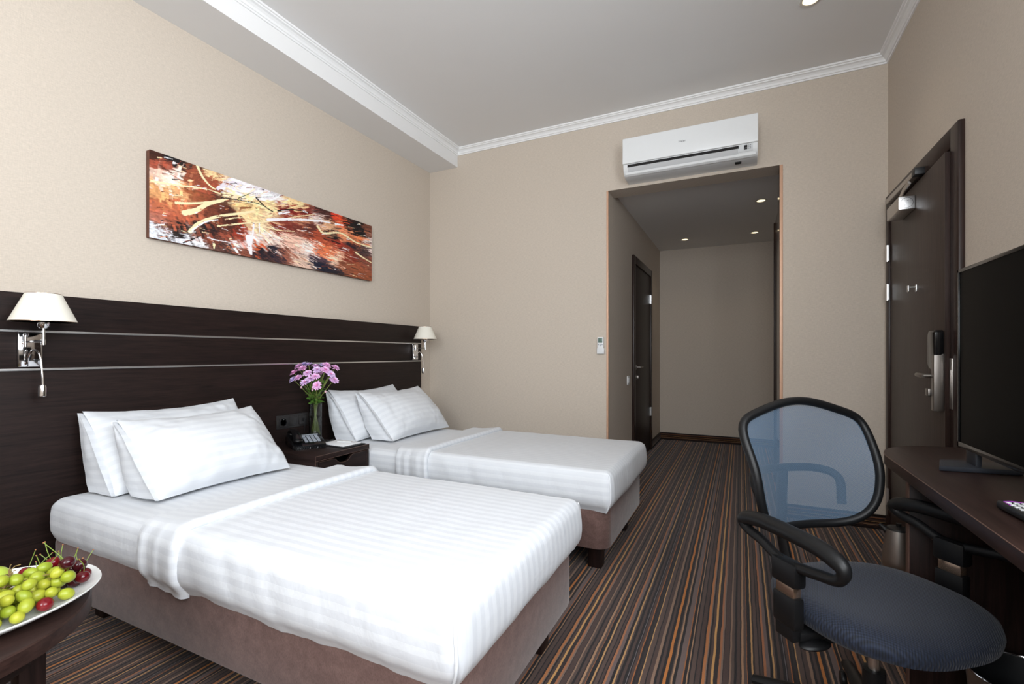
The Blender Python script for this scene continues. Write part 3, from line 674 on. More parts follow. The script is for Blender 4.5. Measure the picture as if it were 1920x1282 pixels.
def bed(y0, y1, xf, seed, label):
    B0, B1 = 0.14, 0.352; xh = -2.60; cy = (y0+y1)/2
    t = thing('bed', label, 'bed', (-1.6, cy, 0), group='two single beds')
    # upholstered base, rounded
    mb = MB().prism(rounded_rect(xh, xf, y0+0.012, y1-0.012, 0.07), B0, B1, 'z', 0.012)
    obj('bed_base', mb, 'velour', t)
    for lx in (xf-0.10, xh+0.14):
        for ly in (y0+0.16, y1-0.16):
            obj('leg', MB().box(lx-0.035, lx+0.035, ly-0.035, ly+0.035, 0.0, B0+0.005, 0.002), 'wenge_z', t)
    # mattress under a fitted sheet
    def side(q, nrm, P):
        k = max(0, (q.z-0.335)/0.20); bul = math.sin(min(1, max(0, k))*math.pi)*0.010 - (1-min(1, k*4))*0.022
        return k, bul
    def fm(q, nrm, P):
        k, b = side(q, nrm, P); h = Vector((nrm.x, nrm.y, 0))
        wr = 0.0
        if abs(nrm.y) > 0.5: wr = 0.0035*nz(q.x*9+seed, q.z*5, seed)+0.002*nz(q.x*22, q.z*9+q.x*8, seed+4)
        return q+h*(b+wr)+Vector((0, 0, 0.004*nz(q.x*3, q.y*3, seed) if nrm.z > 0.5 else 0))
    vs, fs, st = rounded_cloth_box(xh+0.03, xf-0.01, y0+0.002, y1-0.002, 0.332, 0.525, 0.045, 0.03, fm)
    cloth_obj('mattress', vs, fs, st, 'linen', t, LOC[t])
    # duvet: tucked over the foot
    XD = -1.86
    def fd(q, nrm, P):
        k, b = side(q, nrm, P); h = Vector((nrm.x, nrm.y, 0)); wr = 0.0; dz = 0.0
        xx = q.x-XD
        fold = math.exp(-max(0, xx)/0.55)
        if nrm.z < 0.8:
            if abs(nrm.y) > 0.45:
                lean = q.x*1.0+(q.z-0.5)*0.5
                wr = (0.0018+0.009*fold)*nz(lean*16+seed, q.z*2.0, seed)+(0.0008+0.003*fold)*nz(lean*38, q.z*4, seed+9)
                wr += 0.004*nz(q.x*2.4, q.z*7, seed+3)
                low = max(0, 1-(q.z-0.335)/0.08); dz = -0.010*low*(0.5+nz(q.x*6, seed, 1.7))+0.006*low*nz(q.x*19, seed, 2.2)
            else:
                wr = 0.0035*nz(q.y*5, q.z*6, seed+5)+0.002*nz(q.y*17, q.z*4, seed+6)
                low = max(0, 1-(q.z-0.335)/0.08); dz = -0.008*low*(0.5+nz(q.y*6, seed, 5.7))
        else:
            dz = 0.0045*nz(q.x*2.2, q.y*2.6, seed)+0.0022*nz(q.x*9, q.y*5, seed+2)
            dz += 0.0016*math.cos(q.x*2*math.pi/0.155)*(0.5+0.5*nz(q.x*2, q.y*2, 3))*fold**0.5   # ironed-in fold lines
        return q+h*(b*1.25+wr)+Vector((0, 0, dz))
    d = thing('duvet', 'white satin-striped duvet tucked over the '+('near' if y0 < 1.5 else 'far')+' bed', 'duvet', (-1.2, cy, 0.34), group='white striped duvets')
    vs, fs, st = rounded_cloth_box(XD, xf+0.022, y0-0.014, y1+0.014, 0.334, 0.543, 0.040, 0.02, fd, open_head=True)
    cloth_obj('duvet_body', vs, fs, st, 'linen', d, LOC[d])
    for yy, sg in ((y0-0.014, -1), (y1+0.014, 1)):
        pp = smooth_path([(xf+0.010, yy-sg*0.012, 0.520), (xf+0.016, yy-sg*0.004, 0.490), (xf+0.020, yy-sg*0.002, 0.44), (xf+0.018, yy-sg*0.003, 0.39), (xf-0.006, yy-sg*0.022, 0.335)], 5)
        obj('corner_pleat', MB().tube([p+Vector((0.003*nz(p.z*20, seed, 1), 0, 0)) for p in pp], [0.006-0.0028*k/len(pp) for k in range(len(pp))], 8), 'linen_plain', d)
    # turned-back band with a rolled lip
    vs = []; fs = []; st = []
    prof = []
    X1, X2 = XD-0.012, -1.655
    for i in range(15): a = i/14; prof.append((X1+(X2-X1)*a, 0.004+0.018*a**2.2))
    for i in range(1, 8): a = math.pi*i/8; prof.append((X2+0.020*math.sin(a), 0.005+0.017*math.cos(a)))
    prof.append((X2-0.02, -0.012))
    arc = []
    zt = 0.546; n = 9
    for i in range(12): arc.append(((y0-0.014, 0.322+i*(zt-0.05-0.322)/12), (-1, 0), 0))
    for i in range(n): a = math.pi/2*i/(n-1); arc.append(((y0-0.014+0.05-0.05*math.cos(a), zt-0.05+0.05*math.sin(a)), (-math.cos(a), math.sin(a)), 0))
    m = 40
    for i in range(1, m): arc.append(((y0+0.036+(y1-y0-0.072)*i/m, zt), (0, 1), 0))
    for i in range(n): a = math.pi/2*(1-i/(n-1)); arc.append(((y1+0.014-0.05+0.05*math.cos(a), zt-0.05+0.05*math.sin(a)), (math.cos(a), math.sin(a)), 0))
    for i in range(12): arc.append(((y1+0.014, zt-0.05-i*(zt-0.05-0.322)/12), (1, 0), 0))
    s = 0.0; prev = None
    for (py, pz), (ny, nzv), _ in arc:
        if prev: s += math.hypot(py-prev[0], pz-prev[1])
        prev = (py, pz)
        k = max(0, (pz-0.335)/0.20); bul = math.sin(min(1, k)*math.pi)*0.012-(1-min(1, k*4))*0.024
        for j, (px, h) in enumerate(prof):
            w = 0.004*nz(px*14, s*2.0, seed+2)+(0.008*nz(px*46, s*2.2, seed+8)+0.006*nz(px*24+s, s*1.2, seed+3))*abs(ny)
            skew = 0.018*nz(s*1.8, seed, 0.3)+0.02*abs(ny)*max(0, (0.5-pz))
            vs.append(Vector((px+skew, py+ny*(h+w+bul*abs(ny)), pz+nzv*(h+w*0.6)))); st.append(s+0.01)
    k = len(prof)
    for i in range(len(arc)-1):
        for j in range(k-1): fs.append((i*k+j, i*k+j+1, (i+1)*k+j+1, (i+1)*k+j))
    cloth_obj('turned_back_edge', vs, fs, st, 'linen', d, LOC[d])
    return t
def rounded_rect(x0, x1, y0, y1, r, n=6):
    out = []
    for cx, cy, a0 in ((x1-r, y1-r, 0), (x0+r, y1-r, 90), (x0+r, y0+r, 180), (x1-r, y0+r, 270)):
        for i in range(n+1): a = R(a0+90*i/n); out.append((cx+r*math.cos(a), cy+r*math.sin(a)))
    return out
bed(0.92, 1.82, -0.600, 1.3, 'nearest single bed with brown upholstered base')
bed(2.29, 3.19, -0.590, 8.7, 'far single bed by the wall with brown upholstered base')

def pillow(bot, top, ya, yb, T, seed, label, deep=0.17):
    """bot/top: (x, z) of lower and upper seam; ya..yb along the headboard"""
    A = Vector((bot[0], 0, bot[1])); Bv = Vector((top[0], 0, top[1])); H = (Bv-A).length; up = (Bv-A).normalized(); nf = Vector((up.z, 0, -up.x))
    if nf.x < 0: nf = -nf
    L = (yb-ya)/2; yc = (ya+yb)/2
    root = thing('pillow', label, 'pillow', (bot[0], yc, bot[1]), group='white striped pillows')
    vs = []; fs = []; st = []; nu, nv = 56, 36
    for side in (1, -1):
        for j in range(nv+1):
            for i in range(nu+1):
                u = -1+2*i/nu; v = -1+2*j/nv
                u = math.copysign(abs(u)**0.8, u); v = math.copysign(abs(v)**0.8, v)
                e = max(0, 1-abs(u)**2.4)**0.62*max(0, 1-abs(v)**2.4)**0.62
                th = T*e*(1.0-0.28*v)
                if side < 0: th *= 0.75
                cr = (1-e)*e*4
                wr = 0.010*cr*nz(u*3+seed, v*3, seed+side)+0.006*cr*nz(u*9, v*7, seed)+0.004*e*nz(u*2.2, v*2.8, seed+5)
                uu = u*(1-0.035*(1-v*v)); vv = v*(1-0.06*(1-u*u))
                sag = 0.018*(1-u*u)*(0.6 if v > 0 else 0.2)
                p = A+up*(H*(0.5+0.5*vv)-sag*(v+1)*0.5)+nf*(side*th+wr*side)
                # corners droop a little, top edge leans back
                p += nf*(-0.030*max(0, v)**2*(1-0.4*abs(u)))
                p.y = yc+uu*L
                vs.append(p); st.append(0.5*H*v*1.05+seed)
        o = (nv+1)*(nu+1)*(0 if side > 0 else 1)
        for j in range(nv):
            for i in range(nu): a = o+j*(nu+1)+i; fs.append((a, a+1, a+nu+2, a+nu+1))
    cloth_obj('pillow_body', vs, fs, st, 'linen_pillow', root, LOC[root])
    # open hem of the pillowcase on the near end: the back sheet hangs straight down, the front one follows the slope
    Bb = Vector((bot[0]-deep, 0, bot[1]+0.002)); nw, nvv = 10, 30
    for nm in ('hem_front', 'hem_back'):
        vs = []; fs = []; st = []
        for j in range(nvv+1):
            v = -1+2*j/nvv; k = (1-v)/2
            S = A+up*(H*(0.5+0.5*v*0.985)-0.003)+nf*(-0.030*max(0, v)**2)
            ys = yc-L*(1-0.035*(1-v*v))
            for i in range(nw+1):
                w = i/nw
                if nm == 'hem_front':
                    p = S+nf*(0.008*w+0.004*nz(v*4, w, seed)); p.y = ys-0.030*w*(1-0.6*v*v)+0.012*(1-w)
                else:
                    E = Bv.lerp(Bb, k)+nf*(-0.030*max(0, v)**2)-nf*0.030*math.sin(k*math.pi)
                    p = S.lerp(E, w)+nf*(0.010*math.sin(w*math.pi)*nz(k*3, w*3, seed+2)); p.y = ys-0.020*math.sin(w*math.pi*0.8)*(1-v*v)-0.012*w+0.006*nz(k*5, w*2, seed)
                    p.z = max(p.z, bot[1]+0.001*w)
                vs.append(p); st.append(0.5*H*v+seed)
        for j in range(nvv):
            for i in range(nw): a = j*(nw+1)+i; fs.append((a, a+1, a+nw+2, a+nw+1))
        cloth_obj(nm, vs, fs, st, 'linen_pillow', root, LOC[root])
pillow((-2.32, 0.532), (-2.565, 0.880), 1.035, 1.715, 0.088, 1.1, 'rear pillow of the near bed, leaning on the headboard')
pillow((-2.075, 0.537), (-2.37, 0.852), 1.070, 1.685, 0.105, 2.6, 'front pillow of the near bed, leaning on the rear pillow')
pillow((-2.32, 0.532), (-2.565, 0.880), 2.395, 3.075, 0.085, 3.9, 'rear pillow of the far bed, beside the flower vase')
pillow((-2.085, 0.537), (-2.38, 0.868), 2.485, 3.165, 0.105, 5.2, 'front pillow of the far bed, leaning on the rear pillow')

# ------------------------------------------------------------------ nightstand
NX0, NX1, NYA, NYB, NZ = HBX+0.002, -2.088, 1.852, 2.268, 0.557
ns = thing('nightstand', 'dark brown nightstand with a cut-out drawer between the beds', 'nightstand', (NX0, (NYA+NYB)/2, 0))
obj('side_panel', MB().box(NX0, NX1-0.004, NYA, NYA+0.022, 0.0, NZ-0.028, 0.0015), 'wenge_x', ns)
obj('side_panel', MB().box(NX0, NX1-0.004, NYB-0.022, NYB, 0.0, NZ-0.028, 0.0015), 'wenge_x', ns)
tp = obj('top_panel', MB().box(NX0, NX1, NYA, NYB, NZ-0.028, NZ, 0.0015), 'wenge_x', ns)
obj('edge_strip', MB().box(NX1-0.0016, NX1+0.0008, NYA, NYB, NZ-0.0016, NZ+0.0006).box(NX1-0.0016, NX1+0.0008, NYA, NYB, NZ-0.0285, NZ-0.0265).box(NX1-0.0014, NX1+0.0007, NYA-0.0006, NYA+0.0012, 0, NZ), 'edge_band', tp)
obj('back_panel', MB().box(NX0, NX0+0.012, NYA+0.022, NYB-0.022, 0.05, NZ-0.028), 'wenge', ns)
obj('shelf', MB().box(NX0+0.012, NX1-0.02, NYA+0.022, NYB-0.022, 0.05, 0.07), 'wenge', ns)
ym = (NYA+NYB)/2; zt = NZ-0.036
cut = [(ym+0.075, zt), (ym+0.062, zt-0.004), (ym+0.048, zt-0.018), (ym+0.032, zt-0.030), (ym+0.012, zt-0.034), (ym-0.012, zt-0.034), (ym-0.032, zt-0.030), (ym-0.048, zt-0.018), (ym-0.062, zt-0.004), (ym-0.075, zt)]
front = [(NYA+0.026, 0.33), (NYB-0.026, 0.33), (NYB-0.026, zt)]+cut+[(NYA+0.026, zt)]
dr = obj('drawer_front', MB().prism(front, NX1-0.022, NX1-0.004, 'x'), 'wenge', ns)
obj('drawer_edge', MB().tube([(NX1-0.0045, y, z) for y, z in [(NYB-0.026, zt)]+cut+[(NYA+0.026, zt)]], 0.0010, 5), 'edge_band', dr)
obj('drawer_box', MB().box(NX0+0.02, NX1-0.022, NYA+0.03, NYB-0.03, 0.34, 0.352).box(NX0+0.02, NX1-0.022, NYA+0.03, NYA+0.042, 0.352, 0.47).box(NX0+0.02, NX1-0.022, NYB-0.042, NYB-0.03, 0.352, 0.47), 'dark_void', dr)
obj('drawer_front', MB().box(NX1-0.022, NX1-0.004, NYA+0.026, NYB-0.026, 0.075, 0.322, 0.001), 'wenge', ns)

# ------------------------------------------------------------------ telephone (local frame: x to the right of the keypad, y away)
tel = thing('telephone', 'black corded desk telephone with grey keys on the nightstand', 'telephone', (-2.40, 2.055, NZ), R(-28), local=True)
obj('phone_body', MB().prism([(-0.105, 0.0), (0.105, 0.0), (0.105, 0.018), (0.085, 0.030), (-0.06, 0.062), (-0.105, 0.060)], -0.095, 0.095, 'y', 0.006), 'gloss_black', tel)
def kz(x): return 0.062-(x+0.06)*(0.032/0.145)+0.001
kp = MB(); kd = MB()
for r in range(5):
    for c in range(4):
        x = 0.068-r*0.021; y = -0.010+c*0.024
        kp.box(x-0.0075, x+0.0075, y-0.009, y+0.009, kz(x)-0.002, kz(x)+0.004, 0.001)
        kd.box(x-0.005, x+0.002, y-0.005, y+0.005, kz(x)+0.0036, kz(x)+0.0042)
kpo = obj('keypad', kp, 'key_grey', tel); obj('key_print', kd, 'black', kpo)
obj('label_card', MB().box(-0.055, -0.03, -0.015, 0.080, kz(-0.042)-0.002, kz(-0.042)+0.0015, mat=None), 'key_grey', tel)
hs = smooth_path([(-0.095, -0.062, 0.066), (-0.075, -0.062, 0.085), (-0.02, -0.062, 0.092), (0.05, -0.062, 0.078), (0.095, -0.062, 0.052)], 5)
ho = obj('handset', MB().tube(hs, [0.020+0.006*abs(i-len(hs)/2)/(len(hs)/2) for i in range(len(hs))], 12, flat=0.6).ell((-0.078, -0.062, 0.066), (0.030, 0.028, 0.016), 16, 8).ell((0.082, -0.062, 0.048), (0.030, 0.028, 0.016), 16, 8), 'gloss_black', tel)
coil = []
base_path = smooth_path([(0.10, -0.075, 0.012), (0.135, -0.09, 0.010), (0.135, -0.02, 0.008), (0.145, 0.055, 0.008), (0.125, 0.09, 0.010)], 30)
for i, p in enumerate(base_path): w = i*1.25; coil.append((p.x+0.006*math.cos(w), p.y, max(0.0022, p.z+0.006*math.sin(w))))
obj('coiled_cord', MB().tube(coil, 0.0018, 5), 'gloss_black', tel)

# ------------------------------------------------------------------ folder with notepad and pen
fo = thing('notepad_folder', 'black folder with a white notepad on the nightstand corner', 'notepad', (-2.235, 2.18, NZ), R(-4), local=True)
obj('folder_cover', MB().box(-0.125, 0.125, -0.082, 0.082, 0.0, 0.006, 0.002), 'leather', fo)
obj('paper_pad', MB().box(-0.105, 0.098, -0.070, 0.070, 0.006, 0.012, 0.0008), 'paper', fo)
obj('clip', MB().box(-0.112, -0.092, -0.03, 0.03, 0.010, 0.017, 0.002).cyl((-0.1, -0.028, 0.017), (-0.1, 0.028, 0.017), 0.004, n=8), 'black', fo)
pn = thing('pen', 'white pen lying on the notepad', 'pen', (-2.21, 2.19, NZ+0.0165), R(14), local=True)
obj('barrel', MB().lathe([(0.0035, 0), (0.0042, 0.01), (0.0042, 0.095)], (-0.055, 0, 0), 10, (1, 0, 0)), 'white_plastic', pn)
obj('tip', MB().lathe([(0.0042, 0), (0.0032, 0.012), (0.0008, 0.024)], (0.040, 0, 0), 10, (1, 0, 0)), 'chrome', pn)
obj('pocket_clip', MB().box(-0.055, -0.018, -0.0012, 0.0012, 0.0042, 0.0056, 0.0004), 'chrome', pn)

# ------------------------------------------------------------------ socket strip on the headboard
SY0, SY1, SZ0, SZ1 = 2.045, 2.285, 0.636, 0.724
so = thing('socket_strip', 'black three-gang power socket strip on the headboard', 'socket', (HBX, (SY0+SY1)/2, SZ0))
MAT['socket'] = plain('charcoal_socket_plastic', srgb(44, 42, 42), 0.30, 0, 0.1)
obj('cover_frame', MB().box(HBX, HBX+0.008, SY0, SY1, SZ0, SZ1, 0.003), 'socket', so)
for i in range(3):
    yc = SY0+0.044+i*0.076; zc = (SZ0+SZ1)/2
    mo = obj('socket_module', MB().box(HBX+0.006, HBX+0.014, yc-0.030, yc+0.030, zc-0.030, zc+0.030, 0.003), 'socket', so)
    if i == 0:
        obj('socket_well', MB().lathe([(0.024, 0), (0.024, 0.003), (0.020, 0.003), (0.019, -0.004), (0.0, -0.004)], (HBX+0.014, yc, zc), 28, (1, 0, 0)), 'gloss_black', mo)
        obj('pin_holes', MB().ell((HBX+0.0115, yc-0.009, zc), (0.002, 0.003, 0.003), 8, 6).ell((HBX+0.0115, yc+0.009, zc), (0.002, 0.003, 0.003), 8, 6).box(HBX+0.011, HBX+0.018, yc-0.003, yc+0.003, zc+0.016, zc+0.020), 'alu', mo)
    elif i == 2:
        obj('data_jack', MB().box(HBX+0.012, HBX+0.016, yc-0.009, yc+0.009, zc-0.010, zc+0.012, 0.001), 'dark_void', mo)
    else:
        obj('rocker', MB().box(HBX+0.013, HBX+0.017, yc-0.024, yc+0.024, zc-0.024, zc+0.024, 0.002), 'socket', mo)
yc = SY0+0.044+2*0.076
cb = smooth_path([(HBX+0.018, yc, 0.678), (HBX+0.03, yc, 0.668), (HBX+0.028, yc, 0.62), (HBX+0.022, yc-0.004, 0.575), (HBX+0.05, yc-0.02, NZ+0.004), (-2.50, 2.14, NZ+0.004), (-2.475, 2.11, NZ+0.006)], 6)
pc = thing('phone_cable', 'thin black cable hanging from the socket strip', 'cable', (HBX+0.03, yc, NZ))
obj('cable', MB().tube(cb, 0.0022, 6), 'black', pc)
obj('plug', MB().box(HBX+0.017, HBX+0.032, yc-0.007, yc+0.007, 0.668, 0.686, 0.002), 'black', pc)

# ------------------------------------------------------------------ vase and flowers
VX, VY = -2.487, 2.205
va = thing('glass_vase', 'clear glass cylinder vase of water on the nightstand', 'vase', (VX, VY, NZ))
obj('vase_glass', MB().lathe([(0.0, 0.0), (0.036, 0.0), (0.039, 0.003), (0.039, 0.243), (0.0365, 0.245), (0.0355, 0.243), (0.0355, 0.022), (0.033, 0.018), (0.0, 0.018)], (VX, VY, NZ), 40), 'glass', va)
obj('water', MB().lathe([(0.0, 0.0185), (0.0325, 0.0185), (0.0352, 0.0225), (0.0352, 0.150), (0.0, 0.150)], (VX, VY, NZ), 40), 'water', va)
def bloom_mesh(seed, R0):
    rnd = random.Random(seed); mb = MB()
    for layer, (n, tilt, rr) in enumerate(((15, 0.10, 1.0), (13, 0.42, 0.86), (10, 0.85, 0.62))):
        for i in range(n):
            a = 2*math.pi*(i+0.5*layer)/n+rnd.uniform(-0.12, 0.12); L = R0*rr*rnd.uniform(0.88, 1.08); tl = tilt+rnd.uniform(-0.1, 0.15); w = R0*0.15
            rad = Vector((math.cos(a), math.sin(a), 0)); tan = Vector((-math.sin(a), math.cos(a), 0))
            pts = []
            for k, (f, wf) in enumerate(((0.12, 0.5), (0.5, 1.0), (0.85, 0.9), (1.0, 0.25))):
                c = rad*(L*f*math.cos(tl))+Vector((0, 0, L*f*math.sin(tl)-0.25*L*f*f*(0.6 if layer < 2 else 0.2)))
                pts += [c-tan*w*wf, c+Vector((0, 0, -0.0012)), c+tan*w*wf]
            mb.add(pts, [(3*k+j, 3*k+j+1, 3*k+j+4, 3*k+j+3) for k in range(3) for j in range(2)])
    return mb
bl_meshes = [mesh_of('flower_head', bloom_mesh(s, r), 'petal', sharp=180, dedupe=False) for s, r in ((1, 0.033), (2, 0.030), (3, 0.031))]
core_mesh = mesh_of('flower_centre', MB().ell((0, 0, 0.004), (0.0065, 0.0065, 0.004), 10, 6), 'petal_core')
def leaf_mesh():
    mb = MB(); w = [0.0, 0.35, 0.8, 0.45, 1.0, 0.5, 0.75, 0.0]; n = len(w)
    pts = []
    for i in range(n):
        f = i/(n-1); c = Vector((0, 0.045*f, 0.010*math.sin(f*2.5)))
        pts += [c+Vector((-0.014*w[i], 0, 0.003*w[i])), c, c+Vector((0.014*w[i], 0, 0.003*w[i]))]
    return mb.add(pts, [(3*k+j, 3*k+j+1, 3*k+j+4, 3*k+j+3) for k in range(n-1) for j in range(2)])
lfm = mesh_of('leaf', leaf_mesh(), 'leaf', sharp=180, dedupe=False)
cr = Vector((0.9, 0.436, 0)); cf = Vector((-0.436, 0.9, 0))
BL = [(270,140,0.02),(350,122,0.05),(240,200,0.0),(335,158,-0.02),(425,137,0.05),(400,203,-0.04),(480,172,-0.02),(492,128,0.06),(545,128,0.03),(560,172,-0.02),(632,152,0.03),(617,216,-0.02),
      (642,272,-0.01),(488,234,-0.06),(437,258,-0.06),(382,292,-0.05),(310,248,-0.04),(237,268,-0.01),(516,320,-0.08),(585,205,0.03),(458,205,0.04),(300,120,0.06)]
rnd = random.Random(11)
def child(name, me, parent, loc, rot=None, sc=None):
    o = bpy.data.objects.new(name, me); COL.objects.link(o); o.parent = parent; o.location = loc
    if rot is not None: o.rotation_euler = rot
    if sc: o.scale = (sc, sc, sc)
    LOC[o] = Vector((0,0,0)); return o
for i, (x, y, dp) in enumerate(BL):
    top = Vector((VX, VY, 0))+cr*((x-450)*0.00066)+cf*dp+Vector((0, 0, 1.128-0.00065*y))
    an = rnd.uniform(0, 6.28); rr = 0.026*rnd.uniform(0.4, 1)
    foot = Vector((VX+rr*math.cos(an), VY+rr*math.sin(an), NZ+0.024))
    neck = Vector((VX-0.5*rr*math.cos(an)+(top.x-VX)*0.10, VY-0.5*rr*math.sin(an)+(top.y-VY)*0.10, NZ+0.235))
    f = thing('chrysanthemum', {18: 'lowest lilac pink chrysanthemum, facing the viewer', 12: 'rightmost lilac chrysanthemum of the bouquet', 17: 'lilac chrysanthemum lowest on the left of the bouquet', 10: 'lilac chrysanthemum at the upper right of the bouquet'}.get(i, 'lilac pink chrysanthemum inside the bouquet in the glass vase'), 'flower', foot, group='chrysanthemums in the vase', local=True)
    path = [p for p in smooth_path([Vector((0,0,0)), neck-foot, (neck-foot).lerp(top-foot, 0.5)+Vector((0, 0, 0.015)), top-foot], 6)]
    LOC[f] = Vector((0,0,0))
    obj('stem', MB().tube(path, [0.0034-0.0016*k/(len(path)-1) for k in range(len(path))], 6), 'flower_stem', f)
    out = (top-Vector((VX, VY, top.z)))+Vector((0.06, -0.055, 0))
    tilt = min(0.9, out.length*4.0)+rnd.uniform(0, 0.2); az = math.atan2(out.y, out.x)
    q = Matrix.Rotation(az, 4, 'Z') @ Matrix.Rotation(tilt, 4, 'Y') @ Matrix.Rotation(rnd.uniform(0, 6), 4, 'Z')
    if i == 18: q = Matrix.Rotation(math.atan2(-0.9, 0.436), 4, 'Z') @ Matrix.Rotation(1.15, 4, 'Y')
    h = child('flower_head', bl_meshes[i % 3], f, top-foot, q.to_euler()); child('flower_centre', core_mesh, h, (0, 0, 0.002))
    for k in range(6 if i % 2 else 5):
        s = rnd.uniform(0.36, 0.80) if k < 3 else rnd.uniform(0.33, 0.52); p = path[int(s*(len(path)-1))]
        child('leaf', lfm, f, p, (rnd.uniform(-0.2, 0.9), rnd.uniform(-0.6, 0.6), rnd.uniform(0, 6.28)), rnd.uniform(0.7, 1.25))
for x, y, bl in ((352, 346, 'small closed pale bud on the left of the bouquet'), (460, 373, 'small closed pale bud below the middle of the bouquet'), (586, 388, 'small closed pale bud on the right of the bouquet')):
    top = Vector((VX, VY, 0))+cr*((x-450)*0.00066)+cf*(-0.06)+Vector((0, 0, 1.128-0.00065*y)); foot = Vector((VX+0.01, VY-0.006+x*1e-5, NZ+0.026))
    f = thing('flower_bud', bl, 'flower bud', foot, group='closed buds in the vase', local=True)
    path = smooth_path([Vector((0,0,0)), Vector((VX, VY, NZ+0.23))-foot, (Vector((VX, VY, NZ+0.23))-foot).lerp(top-foot, 0.6)+Vector((0,0,0.01)), top-foot], 5)
    obj('stem', MB().tube(path, 0.0013, 6), 'flower_stem', f)
    obj('bud', MB().ell(top-foot+Vector((0,0,0.003)), (0.0065, 0.0065, 0.0075), 12, 8), 'bud', f)

# ------------------------------------------------------------------ wall lamps
def sconce(y, label):
    t = thing('wall_lamp', label, 'wall lamp', (HBX+0.003, y, 1.066), group='swing-arm wall lamps', local=True)
    pz = 0.0
    obj('back_plate', MB().box(0, 0.016, -0.037, 0.037, 0.0, 0.140, 0.003), 'chrome', t)
    ax = 0.118
    obj('swing_arm', MB().cyl((0.016, -0.022, 0.100), (0.034, -0.022, 0.100), 0.007, n=12).cyl((0.034, -0.022, 0.082), (0.034, -0.022, 0.128), 0.0055, n=12).tube([(0.034, -0.022, 0.102), (0.08, -0.006, 0.104), (ax, 0.004, 0.105)], 0.0038, 8)
        .cyl((ax, 0.004, 0.090), (ax, 0.004, 0.112), 0.0075, n=14).cyl((ax, 0.004, 0.112), (ax, 0.004, 0.160), 0.0052, n=12).lathe([(0.0, 0.156), (0.012, 0.157), (0.019, 0.165), (0.020, 0.180), (0.016, 0.184), (0.0, 0.184)], (ax, 0.004, 0), 20), 'chrome', t)
    sh = obj('lamp_shade', MB().lathe([(0.103, 0.182), (0.0545, 0.296), (0.0530, 0.296), (0.1015, 0.182)], (ax, 0.004, 0), 48), 'shade', t)
    for rr, zz in ((0.1032, 0.183), (0.0546, 0.2955)):
        obj('shade_piping', MB().tube([(ax+rr*math.cos(a), 0.004+rr*math.sin(a), zz) for a in [2*math.pi*i/48 for i in range(48)]], 0.0012, 6, True), 'tan_gold', sh)
    obj('shade_spider', MB().tube([(ax-0.0535, 0.004, 0.290), (ax, 0.004, 0.268), (ax+0.0535, 0.004, 0.290)], 0.0012, 6).cyl((ax, 0.004, 0.184), (ax, 0.004, 0.270), 0.003, n=8), 'alu', sh)
    obj('bulb', MB().lathe([(0.0, 0.184), (0.012, 0.184), (0.013, 0.20), (0.020, 0.225), (0.018, 0.245), (0.0, 0.256)], (ax, 0.004, 0), 16), 'white_plastic', t)
    go = smooth_path([(0.016, -0.016, 0.012), (0.030, -0.016, 0.018), (0.040, -0.014, 0.045), (0.052, -0.008, 0.066), (0.070, 0.000, 0.066), (0.084, 0.006, 0.035), (0.090, 0.009, -0.025), (0.092, 0.010, -0.076)], 6)
    gn = obj('flexible_neck', MB().tube(go, 0.0036, 8), 'chrome', t)
    obj('reading_head', MB().lathe([(0.005, 0.0), (0.012, -0.003), (0.0135, -0.012), (0.0135, -0.046), (0.011, -0.049), (0.0, -0.049)][::-1], (0.092, 0.010, -0.072), 18), 'chrome', gn)
    for dy in (-0.014, 0.016): obj('switch_button', MB().cyl((0.016, dy, 0.026), (0.021, dy, 0.026), 0.006, n=12), 'black', t)
    return t
sconce(0.889, 'swing-arm lamp with cream shade above the near bed')
sconce(3.452, 'swing-arm lamp with cream shade by the wall corner')

# ------------------------------------------------------------------ air conditioner
AX0, AX1, AF = -0.795, 0.103, YB-0.200
ac = thing('air_conditioner', 'white split air conditioner above the hall opening', 'air conditioner', ((AX0+AX1)/2, YB, 2.445))
def arcprof(): return [(YB, 2.722), (AF+0.012, 2.720), (AF, 2.712), (AF, 2.530), (AF+0.004, 2.505), (AF+0.016, 2.478), (AF+0.036, 2.460), (AF+0.075, 2.450), (YB, 2.447)]
obj('housing', MB().prism(arcprof(), AX0, AX1, 'x', 0.006), 'ac_white', ac)
fp = obj('front_panel', MB().box(AX0-0.001, AX1+0.001, AF-0.014, AF+0.004, 2.532, 2.722, 0.006, 3), 'ac_white', ac)
obj('air_slot', MB().box(AX0+0.034, AX1-0.116, AF-0.002, AF+0.03, 2.508, 2.527), 'dark_void', ac)
lou = [(AF+0.002, 2.514), (AF-0.002, 2.510), (AF+0.006, 2.492), (AF+0.022, 2.468), (AF+0.028, 2.472), (AF+0.012, 2.496)]
obj('louver', MB().prism(lou, AX0+0.036, AX1-0.118, 'x'), 'ac_grey', ac)
obj('lower_lip', MB().prism([(AF+0.014, 2.476), (AF+0.020, 2.462), (AF+0.038, 2.453), (AF+0.042, 2.458), (AF+0.024, 2.468)], AX0+0.014, AX1-0.014, 'x'), 'ac_white', ac)
dp = obj('display_panel', MB().prism([(AF-0.002, 2.528), (AF, 2.508), (AF+0.010, 2.484), (AF+0.016, 2.488), (AF+0.006, 2.528)], AX1-0.114, AX1-0.030, 'x'), 'ac_grey', ac)
obj('display_window', MB().box(AX1-0.084, AX1-0.064, AF-0.006, AF+0.002, 2.506, 2.522).box(AX1-0.084, AX1-0.064, AF-0.002, AF+0.006, 2.497, 2.503), 'gloss_black', dp)
ld = MB()
for i in range(2):
    for j in range(3): ld.box(AX1-0.056+i*0.011, AX1-0.0525+i*0.011, AF-0.005, AF+0.004, 2.498+j*0.010, 2.501+j*0.010)
obj('indicator_marks', ld, 'black', dp)
